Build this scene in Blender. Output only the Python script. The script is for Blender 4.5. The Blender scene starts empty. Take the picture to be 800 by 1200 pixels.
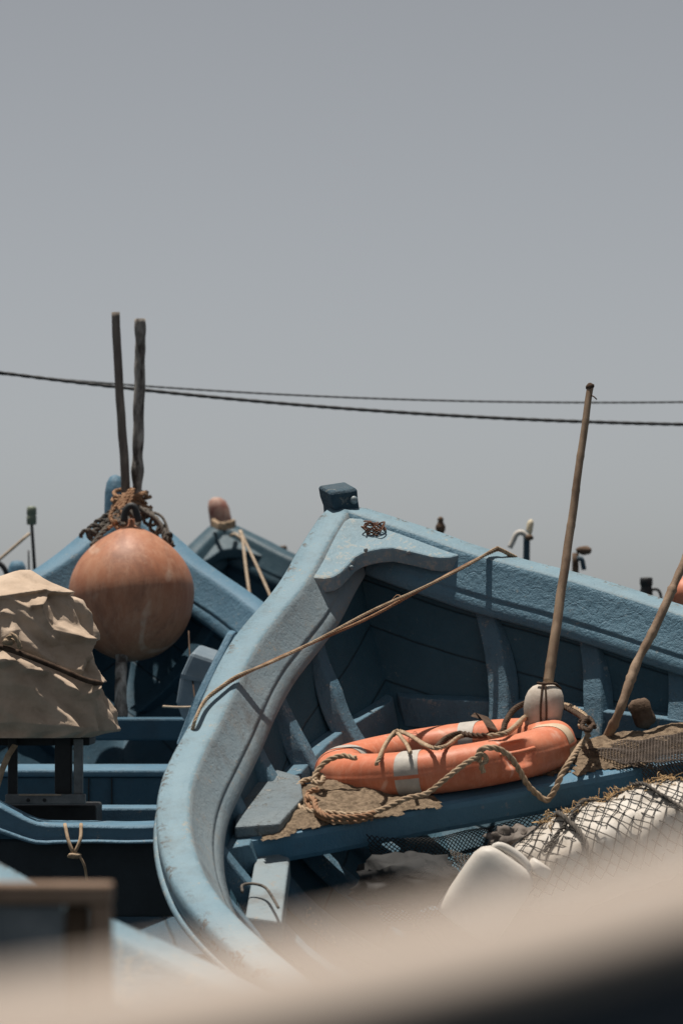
import bpy, bmesh, math, random
import numpy as np
from mathutils import Vector, Matrix, noise
random.seed(7)
scn = bpy.context.scene
COL = scn.collection
R = math.radians
PI = math.pi

# ------------------------------------------------------------ camera, sky, sun, exposure
EYE = 1.7                       # camera height above the harbour water
FPX = 4500.0                    # focal length in pixels of the 800 px wide frame
PITCH = math.atan(160 / FPX)
cd = bpy.data.cameras.new('camera'); cam = bpy.data.objects.new('camera', cd); COL.objects.link(cam)
cd.sensor_fit = 'HORIZONTAL'; cd.sensor_width = 24.0; cd.lens = 24.0 * FPX / 800
cam.location = (0, 0, EYE); cam.rotation_euler = (PI / 2 + PITCH, 0, 0)
cd.clip_start = 0.05; cd.clip_end = 9000
cd.dof.use_dof = True; cd.dof.focus_distance = 11.6; cd.dof.aperture_fstop = 5.4; cd.dof.aperture_blades = 9
scn.camera = cam

SUN_TRAVEL = Vector((0.13, -0.09, -1.0)).normalized()
world = bpy.data.worlds.new('World'); scn.world = world; world.use_nodes = True
nt = world.node_tree; nt.nodes.clear()
sky = nt.nodes.new('ShaderNodeTexSky'); sky.sky_type = 'NISHITA'; sky.sun_disc = False
sky.sun_elevation = math.asin(-SUN_TRAVEL.z); sky.sun_rotation = math.atan2(-SUN_TRAVEL.x, -SUN_TRAVEL.y)
sky.air_density = 0.62; sky.dust_density = 0.6; sky.ozone_density = 1.0; sky.altitude = 0
hs = nt.nodes.new('ShaderNodeHueSaturation'); hs.inputs['Hue'].default_value = .493; hs.inputs['Saturation'].default_value = 0.22
bg = nt.nodes.new('ShaderNodeBackground'); bg.inputs[1].default_value = 0.063
wo = nt.nodes.new('ShaderNodeOutputWorld')
nt.links.new(sky.outputs[0], hs.inputs['Color']); nt.links.new(hs.outputs[0], bg.inputs[0]); nt.links.new(bg.outputs[0], wo.inputs[0])
sl = bpy.data.lights.new('sun', 'SUN'); sl.energy = 4.8; sl.angle = R(0.53); sl.color = (1.0, 0.93, 0.84)
so = bpy.data.objects.new('sun', sl); COL.objects.link(so); so.rotation_euler = SUN_TRAVEL.to_track_quat('-Z', 'Y').to_euler(); so.location = (0, 0, 30)
vs = scn.view_settings; vs.view_transform = 'Standard'; vs.look = 'None'; vs.exposure = 0.18; vs.gamma = 1; vs.use_curve_mapping = False
scn.render.engine = 'CYCLES'; scn.cycles.use_denoising = True; scn.cycles.max_bounces = 8

# ------------------------------------------------------------ surveying helpers: where a sight line meets a depth or a plane
_c, _s = math.cos(PITCH), math.sin(PITCH)
CAMP = np.array([0, 0, EYE])
def ray(u, v):
    x, z = (u - 400) / FPX, -(v - 600) / FPX
    return np.array([x, _c - _s * z, _s + _c * z])
def P(u, v, Y):
    d = ray(u, v); return Vector(CAMP + d * (Y / d[1]))
def pchip(x, xk, yk):
    xk = np.asarray(xk, float); yk = np.asarray(yk, float); x = np.asarray(x, float)
    h = np.diff(xk); d = np.diff(yk) / h
    m = np.zeros_like(yk); m[1:-1] = (d[:-1] * h[1:] + d[1:] * h[:-1]) / (h[:-1] + h[1:])
    m[0] = d[0] * 1.5 - m[1] * .5; m[-1] = d[-1] * 1.5 - m[-2] * .5
    i = np.clip(np.searchsorted(xk, x) - 1, 0, len(h) - 1); t = (x - xk[i]) / h[i]; hh = h[i]
    return (2*t**3-3*t**2+1)*yk[i]+(t**3-2*t**2+t)*hh*m[i]+(-2*t**3+3*t**2)*yk[i+1]+(t**3-t**2)*hh*m[i+1]

# ------------------------------------------------------------ object helpers
def thing(name, label, cat, loc=(0, 0, 0), group=None, M=None):
    o = bpy.data.objects.new(name, None); COL.objects.link(o); o.empty_display_size = .1
    if M is not None: o.matrix_world = M
    else: o.location = Vector(loc)
    o['label'] = label; o['category'] = cat
    if group: o['group'] = group
    bpy.context.view_layer.update()
    return o
def tag(o, label, cat=None, group=None, kind=None):
    if label: o['label'] = label
    if cat: o['category'] = cat
    if group: o['group'] = group
    if kind: o['kind'] = kind
    return o
def mk(name, vf, mat, parent=None, smooth=True, local=False, bevel=0, sub=0, solid=0):
    """one mesh object; verts are world coordinates unless local (then the parent's own)"""
    v, f = vf
    v = [Vector(p) for p in v]
    if parent is not None and not local:
        inv = parent.matrix_world.inverted(); v = [inv @ p for p in v]
    org = Vector((0, 0, 0))
    if parent is None:
        lo = Vector([min(p[i] for p in v) for i in range(3)]); hi = Vector([max(p[i] for p in v) for i in range(3)])
        org = Vector(((lo.x + hi.x) / 2, (lo.y + hi.y) / 2, lo.z)); v = [p - org for p in v]
    me = bpy.data.meshes.new(name); me.from_pydata([tuple(p) for p in v], [], f)
    bm = bmesh.new(); bm.from_mesh(me); bmesh.ops.recalc_face_normals(bm, faces=bm.faces); bm.to_mesh(me); bm.free()
    if smooth: me.polygons.foreach_set('use_smooth', [True] * len(me.polygons))
    me.materials.append(mat); me.update()
    o = bpy.data.objects.new(name, me); COL.objects.link(o); o.location = org
    if parent is not None: o.parent = parent
    if solid:
        m = o.modifiers.new('s', 'SOLIDIFY'); m.thickness = solid; m.offset = 0
    if bevel:
        m = o.modifiers.new('b', 'BEVEL'); m.width = bevel; m.segments = 2; m.limit_method = 'ANGLE'; m.angle_limit = R(35)
        if hasattr(m, 'harden_normals'): m.harden_normals = False
    if sub:
        m = o.modifiers.new('u', 'SUBSURF'); m.levels = sub; m.render_levels = sub
    return o
def join(*vfs):
    V, F = [], []
    for v, f in vfs:
        k = len(V); V += list(v); F += [tuple(i + k for i in q) for q in f]
    return V, F
def box(c, sx, sy, sz, ax=None, n=1):
    """box with optional axes (3 vectors); n cuts along x"""
    c = Vector(c); ax = [Vector(a) for a in ax] if ax else [Vector((1, 0, 0)), Vector((0, 1, 0)), Vector((0, 0, 1))]
    V = []
    for i in range(n + 1):
        a = (i / n - .5) * sx
        for (b, d) in ((-1, -1), (1, -1), (1, 1), (-1, 1)):
            V.append(c + ax[0] * a + ax[1] * b * sy / 2 + ax[2] * d * sz / 2)
    return loft_idx(V, n + 1, 4)
def loft_idx(V, ns, nr, caps=True, closed=True):
    F = []
    for i in range(ns - 1):
        for j in range(nr if closed else nr - 1):
            a, b = i * nr + j, i * nr + (j + 1) % nr
            F.append((a, b, b + nr, a + nr))
    if caps:
        F.append(tuple(range(nr))[::-1]); F.append(tuple((ns - 1) * nr + j for j in range(nr)))
    return V, F
def prism(poly, off):
    """polygon extruded by a vector"""
    n = len(poly); off = Vector(off); V = [Vector(p) for p in poly] + [Vector(p) + off for p in poly]
    F = [tuple(range(n)), tuple(range(n, 2 * n))[::-1]] + [(i, (i + 1) % n, (i + 1) % n + n, i + n) for i in range(n)]
    return V, F
def smooth_path(pts, step):
    p = np.array([list(q) for q in pts], float)
    if len(p) == 2:
        n = max(2, int(np.linalg.norm(p[1] - p[0]) / step)); t = np.linspace(0, 1, n)[:, None]; return p[0] * (1 - t) + p[1] * t
    q = np.vstack([2 * p[0] - p[1], p, 2 * p[-1] - p[-2]]); out = []
    for i in range(1, len(q) - 2):
        n = max(2, int(np.linalg.norm(q[i + 1] - q[i]) / step) + 1)
        for t in np.linspace(0, 1, n, endpoint=False):
            out.append(.5 * ((2 * q[i]) + (-q[i-1] + q[i+1]) * t + (2*q[i-1] - 5*q[i] + 4*q[i+1] - q[i+2]) * t*t + (-q[i-1] + 3*q[i] - 3*q[i+1] + q[i+2]) * t**3))
    out.append(q[-2]); return np.array(out)
def tube(pts, r, n=8, step=.02, twist=None, lobes=3, rf=None, caps=True, wob=0, seed=0):
    """swept tube; twist = lay length of a laid rope of `lobes` strands"""
    c = smooth_path(pts, step); m = len(c)
    L = np.concatenate([[0], np.cumsum(np.linalg.norm(np.diff(c, axis=0), axis=1))])
    if wob:
        for i in range(m):
            c[i] += np.array(noise.noise_vector(Vector(c[i]) * 9 + Vector((seed, 0, 0)))) * wob
    T = np.gradient(c, axis=0); T /= np.linalg.norm(T, axis=1)[:, None] + 1e-12
    u = np.cross(T[0], [0.3, 0.2, 0.9]); u /= np.linalg.norm(u); V = []
    for i in range(m):
        u = u - T[i] * np.dot(u, T[i]); u /= np.linalg.norm(u) + 1e-12; w = np.cross(T[i], u)
        ri = r * (rf(L[i] / L[-1]) if rf else 1)
        for j in range(n):
            a = 2 * PI * j / n; rr = ri
            if twist: rr = ri * (.66 + .38 * abs(math.sin(lobes * .5 * (a - 2 * PI * L[i] / twist))))
            V.append(c[i] + (u * math.cos(a) + w * math.sin(a)) * rr)
    return loft_idx([Vector(p) for p in V], m, n, caps)
def rope(pts, r, lay=None, lobes=3, wob=0, seed=0):
    """laid rope: three strands twisted round each other"""
    lay = lay or r * 7.5; c = smooth_path(pts, lay / 11); m = len(c)
    L = np.concatenate([[0], np.cumsum(np.linalg.norm(np.diff(c, axis=0), axis=1))])
    T = np.gradient(c, axis=0); T /= np.linalg.norm(T, axis=1)[:, None] + 1e-12
    u = np.cross(T[0], [0.3, 0.2, 0.9]); u /= np.linalg.norm(u); S = [[] for _ in range(lobes)]; n = 7
    for i in range(m):
        u = u - T[i] * np.dot(u, T[i]); u /= np.linalg.norm(u) + 1e-12; w = np.cross(T[i], u)
        for k in range(lobes):
            a = 2 * PI * (k / lobes + L[i] / lay); o = c[i] + (u * math.cos(a) + w * math.sin(a)) * r * .50
            for j in range(n):
                b = 2 * PI * j / n; S[k].append(Vector(o + (u * math.cos(b) + w * math.sin(b)) * r * .52))
    return join(*[loft_idx(V, m, n) for V in S])
def lathe(prof, c=(0, 0, 0), n=32, ax=None, jit=0):
    c = Vector(c); ax = [Vector(a) for a in ax] if ax else [Vector((1, 0, 0)), Vector((0, 1, 0)), Vector((0, 0, 1))]
    V = []
    for (r, z) in prof:
        for j in range(n):
            a = 2 * PI * j / n
            V.append(c + ax[0] * r * math.cos(a) + ax[1] * r * math.sin(a) + ax[2] * z)
    return loft_idx(V, len(prof), n)
def lump(c, rx, ry, rz, amp=.12, freq=3, n=20, m=12, ax=None, power=1.0, seed=0):
    """irregular rounded lump; power < 1 squares it off"""
    c = Vector(c); ax = [Vector(a) for a in ax] if ax else [Vector((1, 0, 0)), Vector((0, 1, 0)), Vector((0, 0, 1))]
    def sp(x): return math.copysign(abs(x) ** power, x)
    V = []
    for i in range(m + 1):
        t = -PI / 2 + PI * i / m; t = max(min(t, PI / 2 - .02), -PI / 2 + .02)
        for j in range(n):
            a = 2 * PI * j / n
            d = Vector((sp(math.cos(t)) * sp(math.cos(a)), sp(math.cos(t)) * sp(math.sin(a)), sp(math.sin(t))))
            k = 1 + amp * noise.noise(d * freq + Vector((seed * 7.1, 0, 0)))
            V.append(c + ax[0] * d.x * rx * k + ax[1] * d.y * ry * k + ax[2] * d.z * rz * k)
    return loft_idx(V, m + 1, n)
def net(fn, nu, nv, r, skip=None, n=3):
    """diamond mesh netting over the surface fn(u, v)"""
    vfs = []
    def line(cells):
        run = []
        for (a, b) in cells:
            p = fn(a / nu, b / nv)
            if p is None:
                if len(run) > 1: vfs.append(tube(run, r, n, 9, caps=False))
                run = []
            else: run.append(p)
        if len(run) > 1: vfs.append(tube(run, r, n, 9, caps=False))
    for k in range(-nv, nu + 1):
        line([(k + j, j) for j in range(nv + 1) if 0 <= k + j <= nu])
        line([(k + j, nv - j) for j in range(nv + 1) if 0 <= k + j <= nu])
    return join(*vfs)
def bits(fn, count, size, thick, seed=0):
    """frayed short fibres scattered by fn()"""
    rnd = random.Random(seed); vfs = []
    for _ in range(count):
        p = Vector(fn(rnd)); d = Vector((rnd.gauss(0, 1), rnd.gauss(0, 1), rnd.gauss(0, .7))); d.normalize()
        e = Vector((rnd.gauss(0, 1), rnd.gauss(0, 1), rnd.gauss(0, 1))) * size * .3
        s = size * rnd.uniform(.4, 1.2)
        vfs.append(tube([p, p + d * s * .5 + e, p + d * s], thick, 3, size / 3, caps=False))
    return join(*vfs)

# ------------------------------------------------------------ materials
def newmat(name):
    m = bpy.data.materials.new(name); m.use_nodes = True; n = m.node_tree
    return m, n, n.nodes['Principled BSDF']
class NB:
    def __init__(s, t): s.t = t
    def __call__(s, typ, **kw):
        n = s.t.nodes.new(typ)
        for k, v in kw.items():
            if k.startswith('_'): setattr(n, k[1:], v)
            else:
                key = k.replace('__', ' ')
                n.inputs[key].default_value = v
        return n
    def l(s, a, b): s.t.links.new(a, b)
    def noise(s, vec, scale, detail=4, rough=.55, dist=0):
        n = s('ShaderNodeTexNoise', Scale=scale, Detail=detail, Roughness=rough, Distortion=dist); s.l(vec, n.inputs['Vector']); return n.outputs['Fac']
    def ramp(s, fac, stops):
        n = s('ShaderNodeValToRGB'); s.l(fac, n.inputs[0]); e = n.color_ramp.elements
        while len(e) < len(stops): e.new(.5)
        for i, (p, c) in enumerate(stops):
            e[i].position = p; e[i].color = (c, c, c, 1) if not hasattr(c, '__len__') else (*c, 1)
        return n.outputs[0]
    def mix(s, fac, a, b, mode='MIX'):
        n = s('ShaderNodeMix', _data_type='RGBA', _blend_type=mode)
        for k, x in ((0, fac), (6, a), (7, b)):
            if hasattr(x, 'is_output'): s.l(x, n.inputs[k])
            else: n.inputs[k].default_value = x if k == 0 else (*x, 1)
        return n.outputs[2]
    def math(s, op, a, b=0.0):
        n = s('ShaderNodeMath', _operation=op)
        for k, x in ((0, a), (1, b)):
            if hasattr(x, 'is_output'): s.l(x, n.inputs[k])
            else: n.inputs[k].default_value = x
        return n.outputs[0]
def paint(name, a, b, worn, wornamt=.12, rough=.5, bump=.35, scale=1.0, dirt=(.12, .10, .08), dirtamt=.25, streak=None, seam=0, edge=False):
    """old brushed boat paint: patchy colour, worn chips, cracks, dust"""
    m, t, bs = newmat(name); N = NB(t)
    tc = N('ShaderNodeTexCoord').outputs['Object']
    if streak:
        mp = N('ShaderNodeMapping'); mp.inputs['Scale'].default_value = streak; N.l(tc, mp.inputs[0]); sv = mp.outputs[0]
    else: sv = tc
    big = N.noise(tc, 3.2 * scale, 5, .6); mid = N.noise(sv, 16 * scale, 6, .65); fine = N.noise(sv, 75 * scale, 5, .7)
    patch = N.ramp(N.math('ADD', N.math('MULTIPLY', big, .6), N.math('MULTIPLY', mid, .4)), [(.36, 0), (.64, 1)])
    col = N.mix(patch, a, b)
    dm = N.ramp(N.noise(tc, 5.5 * scale, 9, .75), [(.5, 0), (.72, 1)])
    col = N.mix(N.math('MULTIPLY', dm, dirtamt), col, dirt)
    chip = N.ramp(N.math('ADD', N.math('MULTIPLY', mid, .5), N.math('MULTIPLY', fine, .5)), [(.655 - wornamt * .7, 0), (.665 - wornamt * .55, 1)])
    col = N.mix(N.math('MULTIPLY', chip, .8), col, worn)
    speck = N.ramp(N.noise(tc, 210 * scale, 2, .5), [(.66, 0), (.74, 1)])
    col = N.mix(N.math('MULTIPLY', speck, .35), col, dirt)
    if seam or edge:
        uv = N('ShaderNodeSeparateXYZ'); N.l(N('ShaderNodeUVMap').outputs[0], uv.inputs[0])
    if seam:
        ln = N.math('ABSOLUTE', N.math('SUBTRACT', N.math('FRACT', N.math('ADD', N.math('DIVIDE', uv.outputs[1], seam), N.math('MULTIPLY', big, .12))), .5))
        ln = N.ramp(ln, [(.0, 1), (.035, 0)]); col = N.mix(N.math('MULTIPLY', ln, .75), col, (.006, .012, .016))
    if edge:
        em = N.math('MULTIPLY', N.ramp(uv.outputs[1], [(.052, 0), (.078, 1)]), N.ramp(N.math('ADD', N.math('MULTIPLY', mid, .6), N.math('MULTIPLY', fine, .4)), [(.535, 0), (.56, 1)]))
        e2 = N.math('MULTIPLY', N.ramp(uv.outputs[1], [(-.012, 1), (.010, 0)]), N.ramp(N.math('ADD', N.math('MULTIPLY', mid, .5), N.math('MULTIPLY', fine, .5)), [(.52, 0), (.55, 1)]))
        col = N.mix(N.math('MULTIPLY', em, .85), col, (.085, .075, .065)); col = N.mix(N.math('MULTIPLY', e2, .6), col, (.33, .34, .32))
    N.l(col, bs.inputs['Base Color'])
    r = N.math('ADD', N.math('MULTIPLY', mid, .35), rough - .06); N.l(r, bs.inputs['Roughness'])
    wn = N('ShaderNodeTexNoise', Scale=18.0 * scale, Detail=4.0); N.l(sv, wn.inputs['Vector']); vo = N('ShaderNodeTexVoronoi', _feature='DISTANCE_TO_EDGE', Scale=16 * scale); N.l(N.mix(.10, sv, wn.outputs['Color']), vo.inputs['Vector'])
    crack = N.ramp(vo.outputs['Distance'], [(0, 0), (.05, 1)])
    h = N.math('ADD', N.math('MULTIPLY', mid, .8), N.math('MULTIPLY', fine, .75))
    h = N.math('ADD', h, N.math('MULTIPLY', crack, .10)); h = N.math('SUBTRACT', h, N.math('MULTIPLY', chip, .25))
    if seam: h = N.math('SUBTRACT', h, N.math('MULTIPLY', ln, .8))
    bp = N('ShaderNodeBump', Strength=bump, Distance=.009 / scale); N.l(h, bp.inputs['Height']); N.l(bp.outputs[0], bs.inputs['Normal'])
    bs.inputs['Specular IOR Level'].default_value = .28
    return m
def plain(name, a, b, scale=12, rough=.6, bump=.2, dist=.004, fine=90, spec=.4, stops=(.35, .65), streak=None, trans=0, sss=0):
    m, t, bs = newmat(name); N = NB(t); tc = N('ShaderNodeTexCoord').outputs['Object']
    if streak:
        mp = N('ShaderNodeMapping'); mp.inputs['Scale'].default_value = streak; N.l(tc, mp.inputs[0]); tc = mp.outputs[0]
    n1 = N.noise(tc, scale, 7, .65); n2 = N.noise(tc, fine, 4, .6)
    N.l(N.mix(N.ramp(n1, [(stops[0], 0), (stops[1], 1)]), a, b), bs.inputs['Base Color'])
    bp = N('ShaderNodeBump', Strength=bump, Distance=dist); N.l(N.math('ADD', n1, N.math('MULTIPLY', n2, .5)), bp.inputs['Height']); N.l(bp.outputs[0], bs.inputs['Normal'])
    N.l(N.math('ADD', N.math('MULTIPLY', n1, .3), rough - .15), bs.inputs['Roughness']); bs.inputs['Specular IOR Level'].default_value = spec
    if sss: bs.inputs['Subsurface Weight'].default_value = sss; bs.inputs['Subsurface Radius'].default_value = (.02, .02, .02)
    return m
GREY = (.30, .31, .31)
M = {}
M['cap'] = paint('pale_blue_cap_paint', (.150, .240, .295), (.205, .300, .350), (.30, .30, .27), .10, .5, .4, 1, (.11, .12, .115), .6, edge=True)
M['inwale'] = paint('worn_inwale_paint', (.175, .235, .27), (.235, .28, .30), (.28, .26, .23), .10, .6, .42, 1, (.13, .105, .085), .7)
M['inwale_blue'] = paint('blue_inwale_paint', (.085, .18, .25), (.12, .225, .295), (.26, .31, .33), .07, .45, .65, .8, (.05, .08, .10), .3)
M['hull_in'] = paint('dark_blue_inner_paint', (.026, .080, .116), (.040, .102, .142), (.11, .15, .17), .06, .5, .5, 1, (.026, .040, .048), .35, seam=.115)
M['rib'] = paint('rib_paint', (.070, .150, .210), (.105, .190, .250), (.25, .29, .31), .12, .5, .8, 1.2, (.05, .06, .07), .4)
M['worn'] = paint('worn_grey_bench_paint', (.125, .165, .19), (.20, .235, .25), (.30, .30, .28), .13, .6, 1.0, .55, (.09, .08, .07), .6)
M['bench'] = paint('bench_paint', (.07, .175, .26), (.10, .215, .31), (.24, .28, .30), .06, .42, .4, 1, (.10, .09, .08), .35)
M['stem'] = paint('stem_paint', (.022, .055, .085), (.045, .09, .12), (.20, .22, .22), .12, .5, 1.0, 1.3, (.10, .10, .10), .35)
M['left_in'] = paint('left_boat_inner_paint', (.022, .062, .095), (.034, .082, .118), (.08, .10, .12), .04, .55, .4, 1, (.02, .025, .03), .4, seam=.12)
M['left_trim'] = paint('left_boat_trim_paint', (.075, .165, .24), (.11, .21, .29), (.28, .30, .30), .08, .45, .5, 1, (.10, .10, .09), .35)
M['left_shade'] = paint('left_boat_bench_shade', (.035, .095, .145), (.05, .12, .175), (.16, .18, .19), .06, .5, .4, 1, (.04, .045, .05), .35)  # darker blue that holds the shade on the bench fronts
M['teal'] = paint('dark_teal_paint', (.026, .062, .086), (.048, .092, .118), (.2, .22, .22), .05, .4, .3, 1, (.05, .05, .05), .3)
M['stern_dark'] = plain('near_black_stern_board', (.010, .018, .025), (.022, .034, .044), 9, .6, .35)  # near-black tone for the board below the stern rail
M['black'] = plain('black_worn_paint', (.012, .014, .016), (.03, .032, .034), 14, .6, .3)
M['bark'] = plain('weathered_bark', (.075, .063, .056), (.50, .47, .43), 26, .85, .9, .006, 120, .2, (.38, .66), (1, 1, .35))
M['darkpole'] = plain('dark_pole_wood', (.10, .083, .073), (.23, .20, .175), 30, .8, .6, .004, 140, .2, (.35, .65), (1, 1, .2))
M['bamboo'] = plain('dry_bamboo', (.17, .11, .07), (.34, .245, .165), 22, .55, .35, .003, 160, .4, (.35, .65), (1, 1, .2))
M['stick'] = plain('dry_stick', (.18, .115, .075), (.34, .245, .17), 24, .7, .6, .004, 140, .3, (.35, .65), (1, 1, .3))
M['rope'] = plain('tan_rope', (.27, .19, .125), (.48, .37, .26), 40, .9, .6, .002, 500, .1)
M['rope_orange'] = plain('orange_rope', (.25, .135, .08), (.40, .25, .155), 40, .85, .6, .002, 500, .1)
M['rope_dark'] = plain('dark_brown_rope', (.045, .030, .022), (.11, .075, .055), 40, .9, .6, .002, 500, .1)
M['rope_grey'] = plain('grey_rope', (.06, .055, .05), (.17, .15, .13), 40, .9, .6, .002, 500, .1)
M['cord_pale'] = plain('pale_cord', (.36, .28, .20), (.50, .41, .32), 40, .9, .4, .002, 500, .1)
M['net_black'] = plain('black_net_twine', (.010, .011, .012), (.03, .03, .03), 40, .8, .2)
M['net_brown'] = plain('brown_net_twine', (.06, .045, .035), (.13, .10, .08), 40, .8, .2)
M['sand'] = plain('dry_sand', (.13, .095, .065), (.30, .225, .155), 60, .95, 1.0, .008, 240, .1, (.36, .62))
M['orange'] = plain('faded_orange_plastic', (.56, .175, .092), (.66, .255, .155), 7, .5, .10, .004, 90, .35, (.3, .7))
M['tape'] = plain('worn_grey_tape', (.36, .34, .31), (.50, .47, .42), 20, .6, .2)
M['tape_tan'] = plain('worn_tan_tape', (.50, .37, .25), (.61, .49, .36), 20, .6, .2)
M['buoy'] = None
M['white'] = plain('chalky_white_plastic', (.62, .58, .53), (.74, .71, .66), 9, .5, .1, .003, 80, .4, sss=.0)
M['foam'] = plain('dirty_white_foam', (.50, .45, .39), (.76, .72, .66), 16, .85, .6, .01, 60, .2, (.3, .6))
M['float'] = plain('grimy_white_float', (.42, .36, .30), (.62, .56, .49), 14, .7, .3, .004, 120, .3)
M['straw'] = plain('straw_fibre', (.42, .26, .12), (.62, .44, .24), 30, .9, .2)
M['canvas'] = None
M['steel'] = plain('dull_galvanised_steel', (.10, .11, .115), (.20, .21, .21), 20, .5, .2, .003, 120, .5)
M['bolt'] = plain('painted_bolt', (.10, .17, .21), (.28, .31, .32), 60, .45, .3)
M['rust'] = plain('rusty_wire', (.09, .04, .025), (.20, .09, .05), 60, .8, .3)
M['brown'] = plain('brown_wood_block', (.07, .045, .03), (.17, .115, .08), 24, .8, .7, .005, 140, .2)
M['tanwood'] = plain('sun_bleached_plank', (.39, .325, .275), (.51, .435, .375), 5, .7, .3, .003, 60, .3, (.3, .7), (.3, 1, 1))
M['navy'] = plain('navy_hull_paint', (.030, .046, .062), (.05, .066, .084), 6, .6, .2)
M['frametan'] = plain('pale_brown_timber', (.20, .135, .095), (.32, .225, .165), 8, .75, .4, .004, 60, .2)
M['greypanel'] = plain('grey_panel', (.10, .12, .135), (.22, .24, .25), 7, .7, .3)
M['pinkhead'] = plain('faded_pink_timber', (.24, .10, .08), (.50, .36, .29), 14, .7, .4, .004, 90, .3)
M['cream'] = plain('cream_plastic', (.55, .47, .33), (.66, .58, .43), 20, .5, .1)
M['green'] = plain('faded_green_tin', (.12, .15, .11), (.24, .27, .21), 25, .5, .3)
M['tub'] = plain('blue_grey_plastic', (.13, .18, .22), (.19, .24, .28), 9, .5, .2)
def mat_faded(name, c1, c2, stain, fade, mark, amt=.55, sc=1.0):
    m, t, bs = newmat(name); N = NB(t); tc = N('ShaderNodeTexCoord').outputs['Object']
    n = N.noise(tc, 5 * sc, 6, .65); col = N.mix(N.ramp(n, [(.3, 0), (.7, 1)]), c1, c2)
    st = N.noise(tc, 3.2 * sc, 9, .78, 1.8); col = N.mix(N.math('MULTIPLY', N.ramp(st, [(.47, 0), (.68, 1)]), amt), col, stain)
    mp = N('ShaderNodeMapping'); mp.inputs['Scale'].default_value = (5, 5, .8); N.l(tc, mp.inputs[0])
    col = N.mix(N.math('MULTIPLY', N.ramp(N.noise(mp.outputs[0], 6 * sc, 6, .75), [(.48, 0), (.68, 1)]), .42), col, fade)
    wv = N('ShaderNodeTexWave', Scale=1.1 * sc, Distortion=9.0, Detail=3.0); N.l(tc, wv.inputs['Vector'])
    scr = N.math('MULTIPLY', N.ramp(wv.outputs['Fac'], [(.975, 0), (.995, 1)]), N.ramp(N.noise(tc, 7 * sc, 4, .6), [(.5, 0), (.62, 1)]))
    col = N.mix(N.math('MULTIPLY', scr, .5), col, mark)
    sp = N.noise(tc, 85 * sc, 4, .6); col = N.mix(N.math('MULTIPLY', N.ramp(sp, [(.62, 0), (.70, 1)]), .35), col, stain)
    N.l(col, bs.inputs['Base Color']); bs.inputs['Specular IOR Level'].default_value = .3
    N.l(N.math('ADD', N.math('MULTIPLY', st, .3), .38), bs.inputs['Roughness'])
    bp = N('ShaderNodeBump', Strength=.22, Distance=.006); N.l(N.math('ADD', n, N.math('MULTIPLY', sp, .3)), bp.inputs['Height']); N.l(bp.outputs[0], bs.inputs['Normal'])
    return m
M['buoy'] = mat_faded('sun_faded_orange_buoy', (.35, .130, .068), (.46, .225, .135), (.17, .08, .055), (.56, .33, .22), (.62, .45, .34), .7)
M['orange'] = mat_faded('faded_orange_ring_plastic', (.54, .15, .075), (.64, .23, .13), (.34, .11, .06), (.70, .36, .25), (.75, .52, .42), .4, 1.6)
M['white'] = mat_faded('grimy_white_plastic', (.50, .465, .42), (.60, .57, .52), (.40, .35, .29), (.50, .46, .41), (.45, .40, .35), .4, 1.2)
M['foam'] = mat_faded('dirty_white_foam', (.44, .39, .33), (.62, .58, .52), (.30, .25, .19), (.44, .38, .31), (.35, .30, .25), .6, 2.2)
def mat_canvas():
    m, t, bs = newmat('stained_tan_canvas'); N = NB(t); tc = N('ShaderNodeTexCoord').outputs['Object']
    n = N.noise(tc, 6, 8, .7); col = N.mix(N.ramp(n, [(.35, 0), (.7, 1)]), (.42, .322, .24), (.57, .455, .355))
    st = N.noise(tc, 14, 8, .8, 1); col = N.mix(N.math('MULTIPLY', N.ramp(st, [(.52, 0), (.72, 1)]), .35), col, (.22, .16, .12))
    N.l(col, bs.inputs['Base Color']); bs.inputs['Roughness'].default_value = .9; bs.inputs['Specular IOR Level'].default_value = .15
    cr = N.noise(tc, 22, 6, .6, .8); wv = N.noise(tc, 420, 2, .5)
    bp = N('ShaderNodeBump', Strength=.35, Distance=.010); N.l(N.math('ADD', cr, N.math('MULTIPLY', wv, .12)), bp.inputs['Height']); N.l(bp.outputs[0], bs.inputs['Normal'])
    return m
M['canvas'] = mat_canvas()
def mat_water():
    m, t, bs = newmat('harbour_water'); N = NB(t); tc = N('ShaderNodeTexCoord').outputs['Object']
    bs.inputs['Base Color'].default_value = (.012, .022, .026, 1); bs.inputs['Roughness'].default_value = .08
    bp = N('ShaderNodeBump', Strength=.35, Distance=.06); N.l(N.noise(tc, 3.0, 6, .6), bp.inputs['Height']); N.l(bp.outputs[0], bs.inputs['Normal'])
    return m

# ------------------------------------------------------------ the setting
wv = [(-4000, -200, 0), (4000, -200, 0), (4000, 8000, 0), (-4000, 8000, 0)]
wat = mk('water', (wv, [(0, 1, 2, 3)]), mat_water(), smooth=False); wat['kind'] = 'structure'

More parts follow.
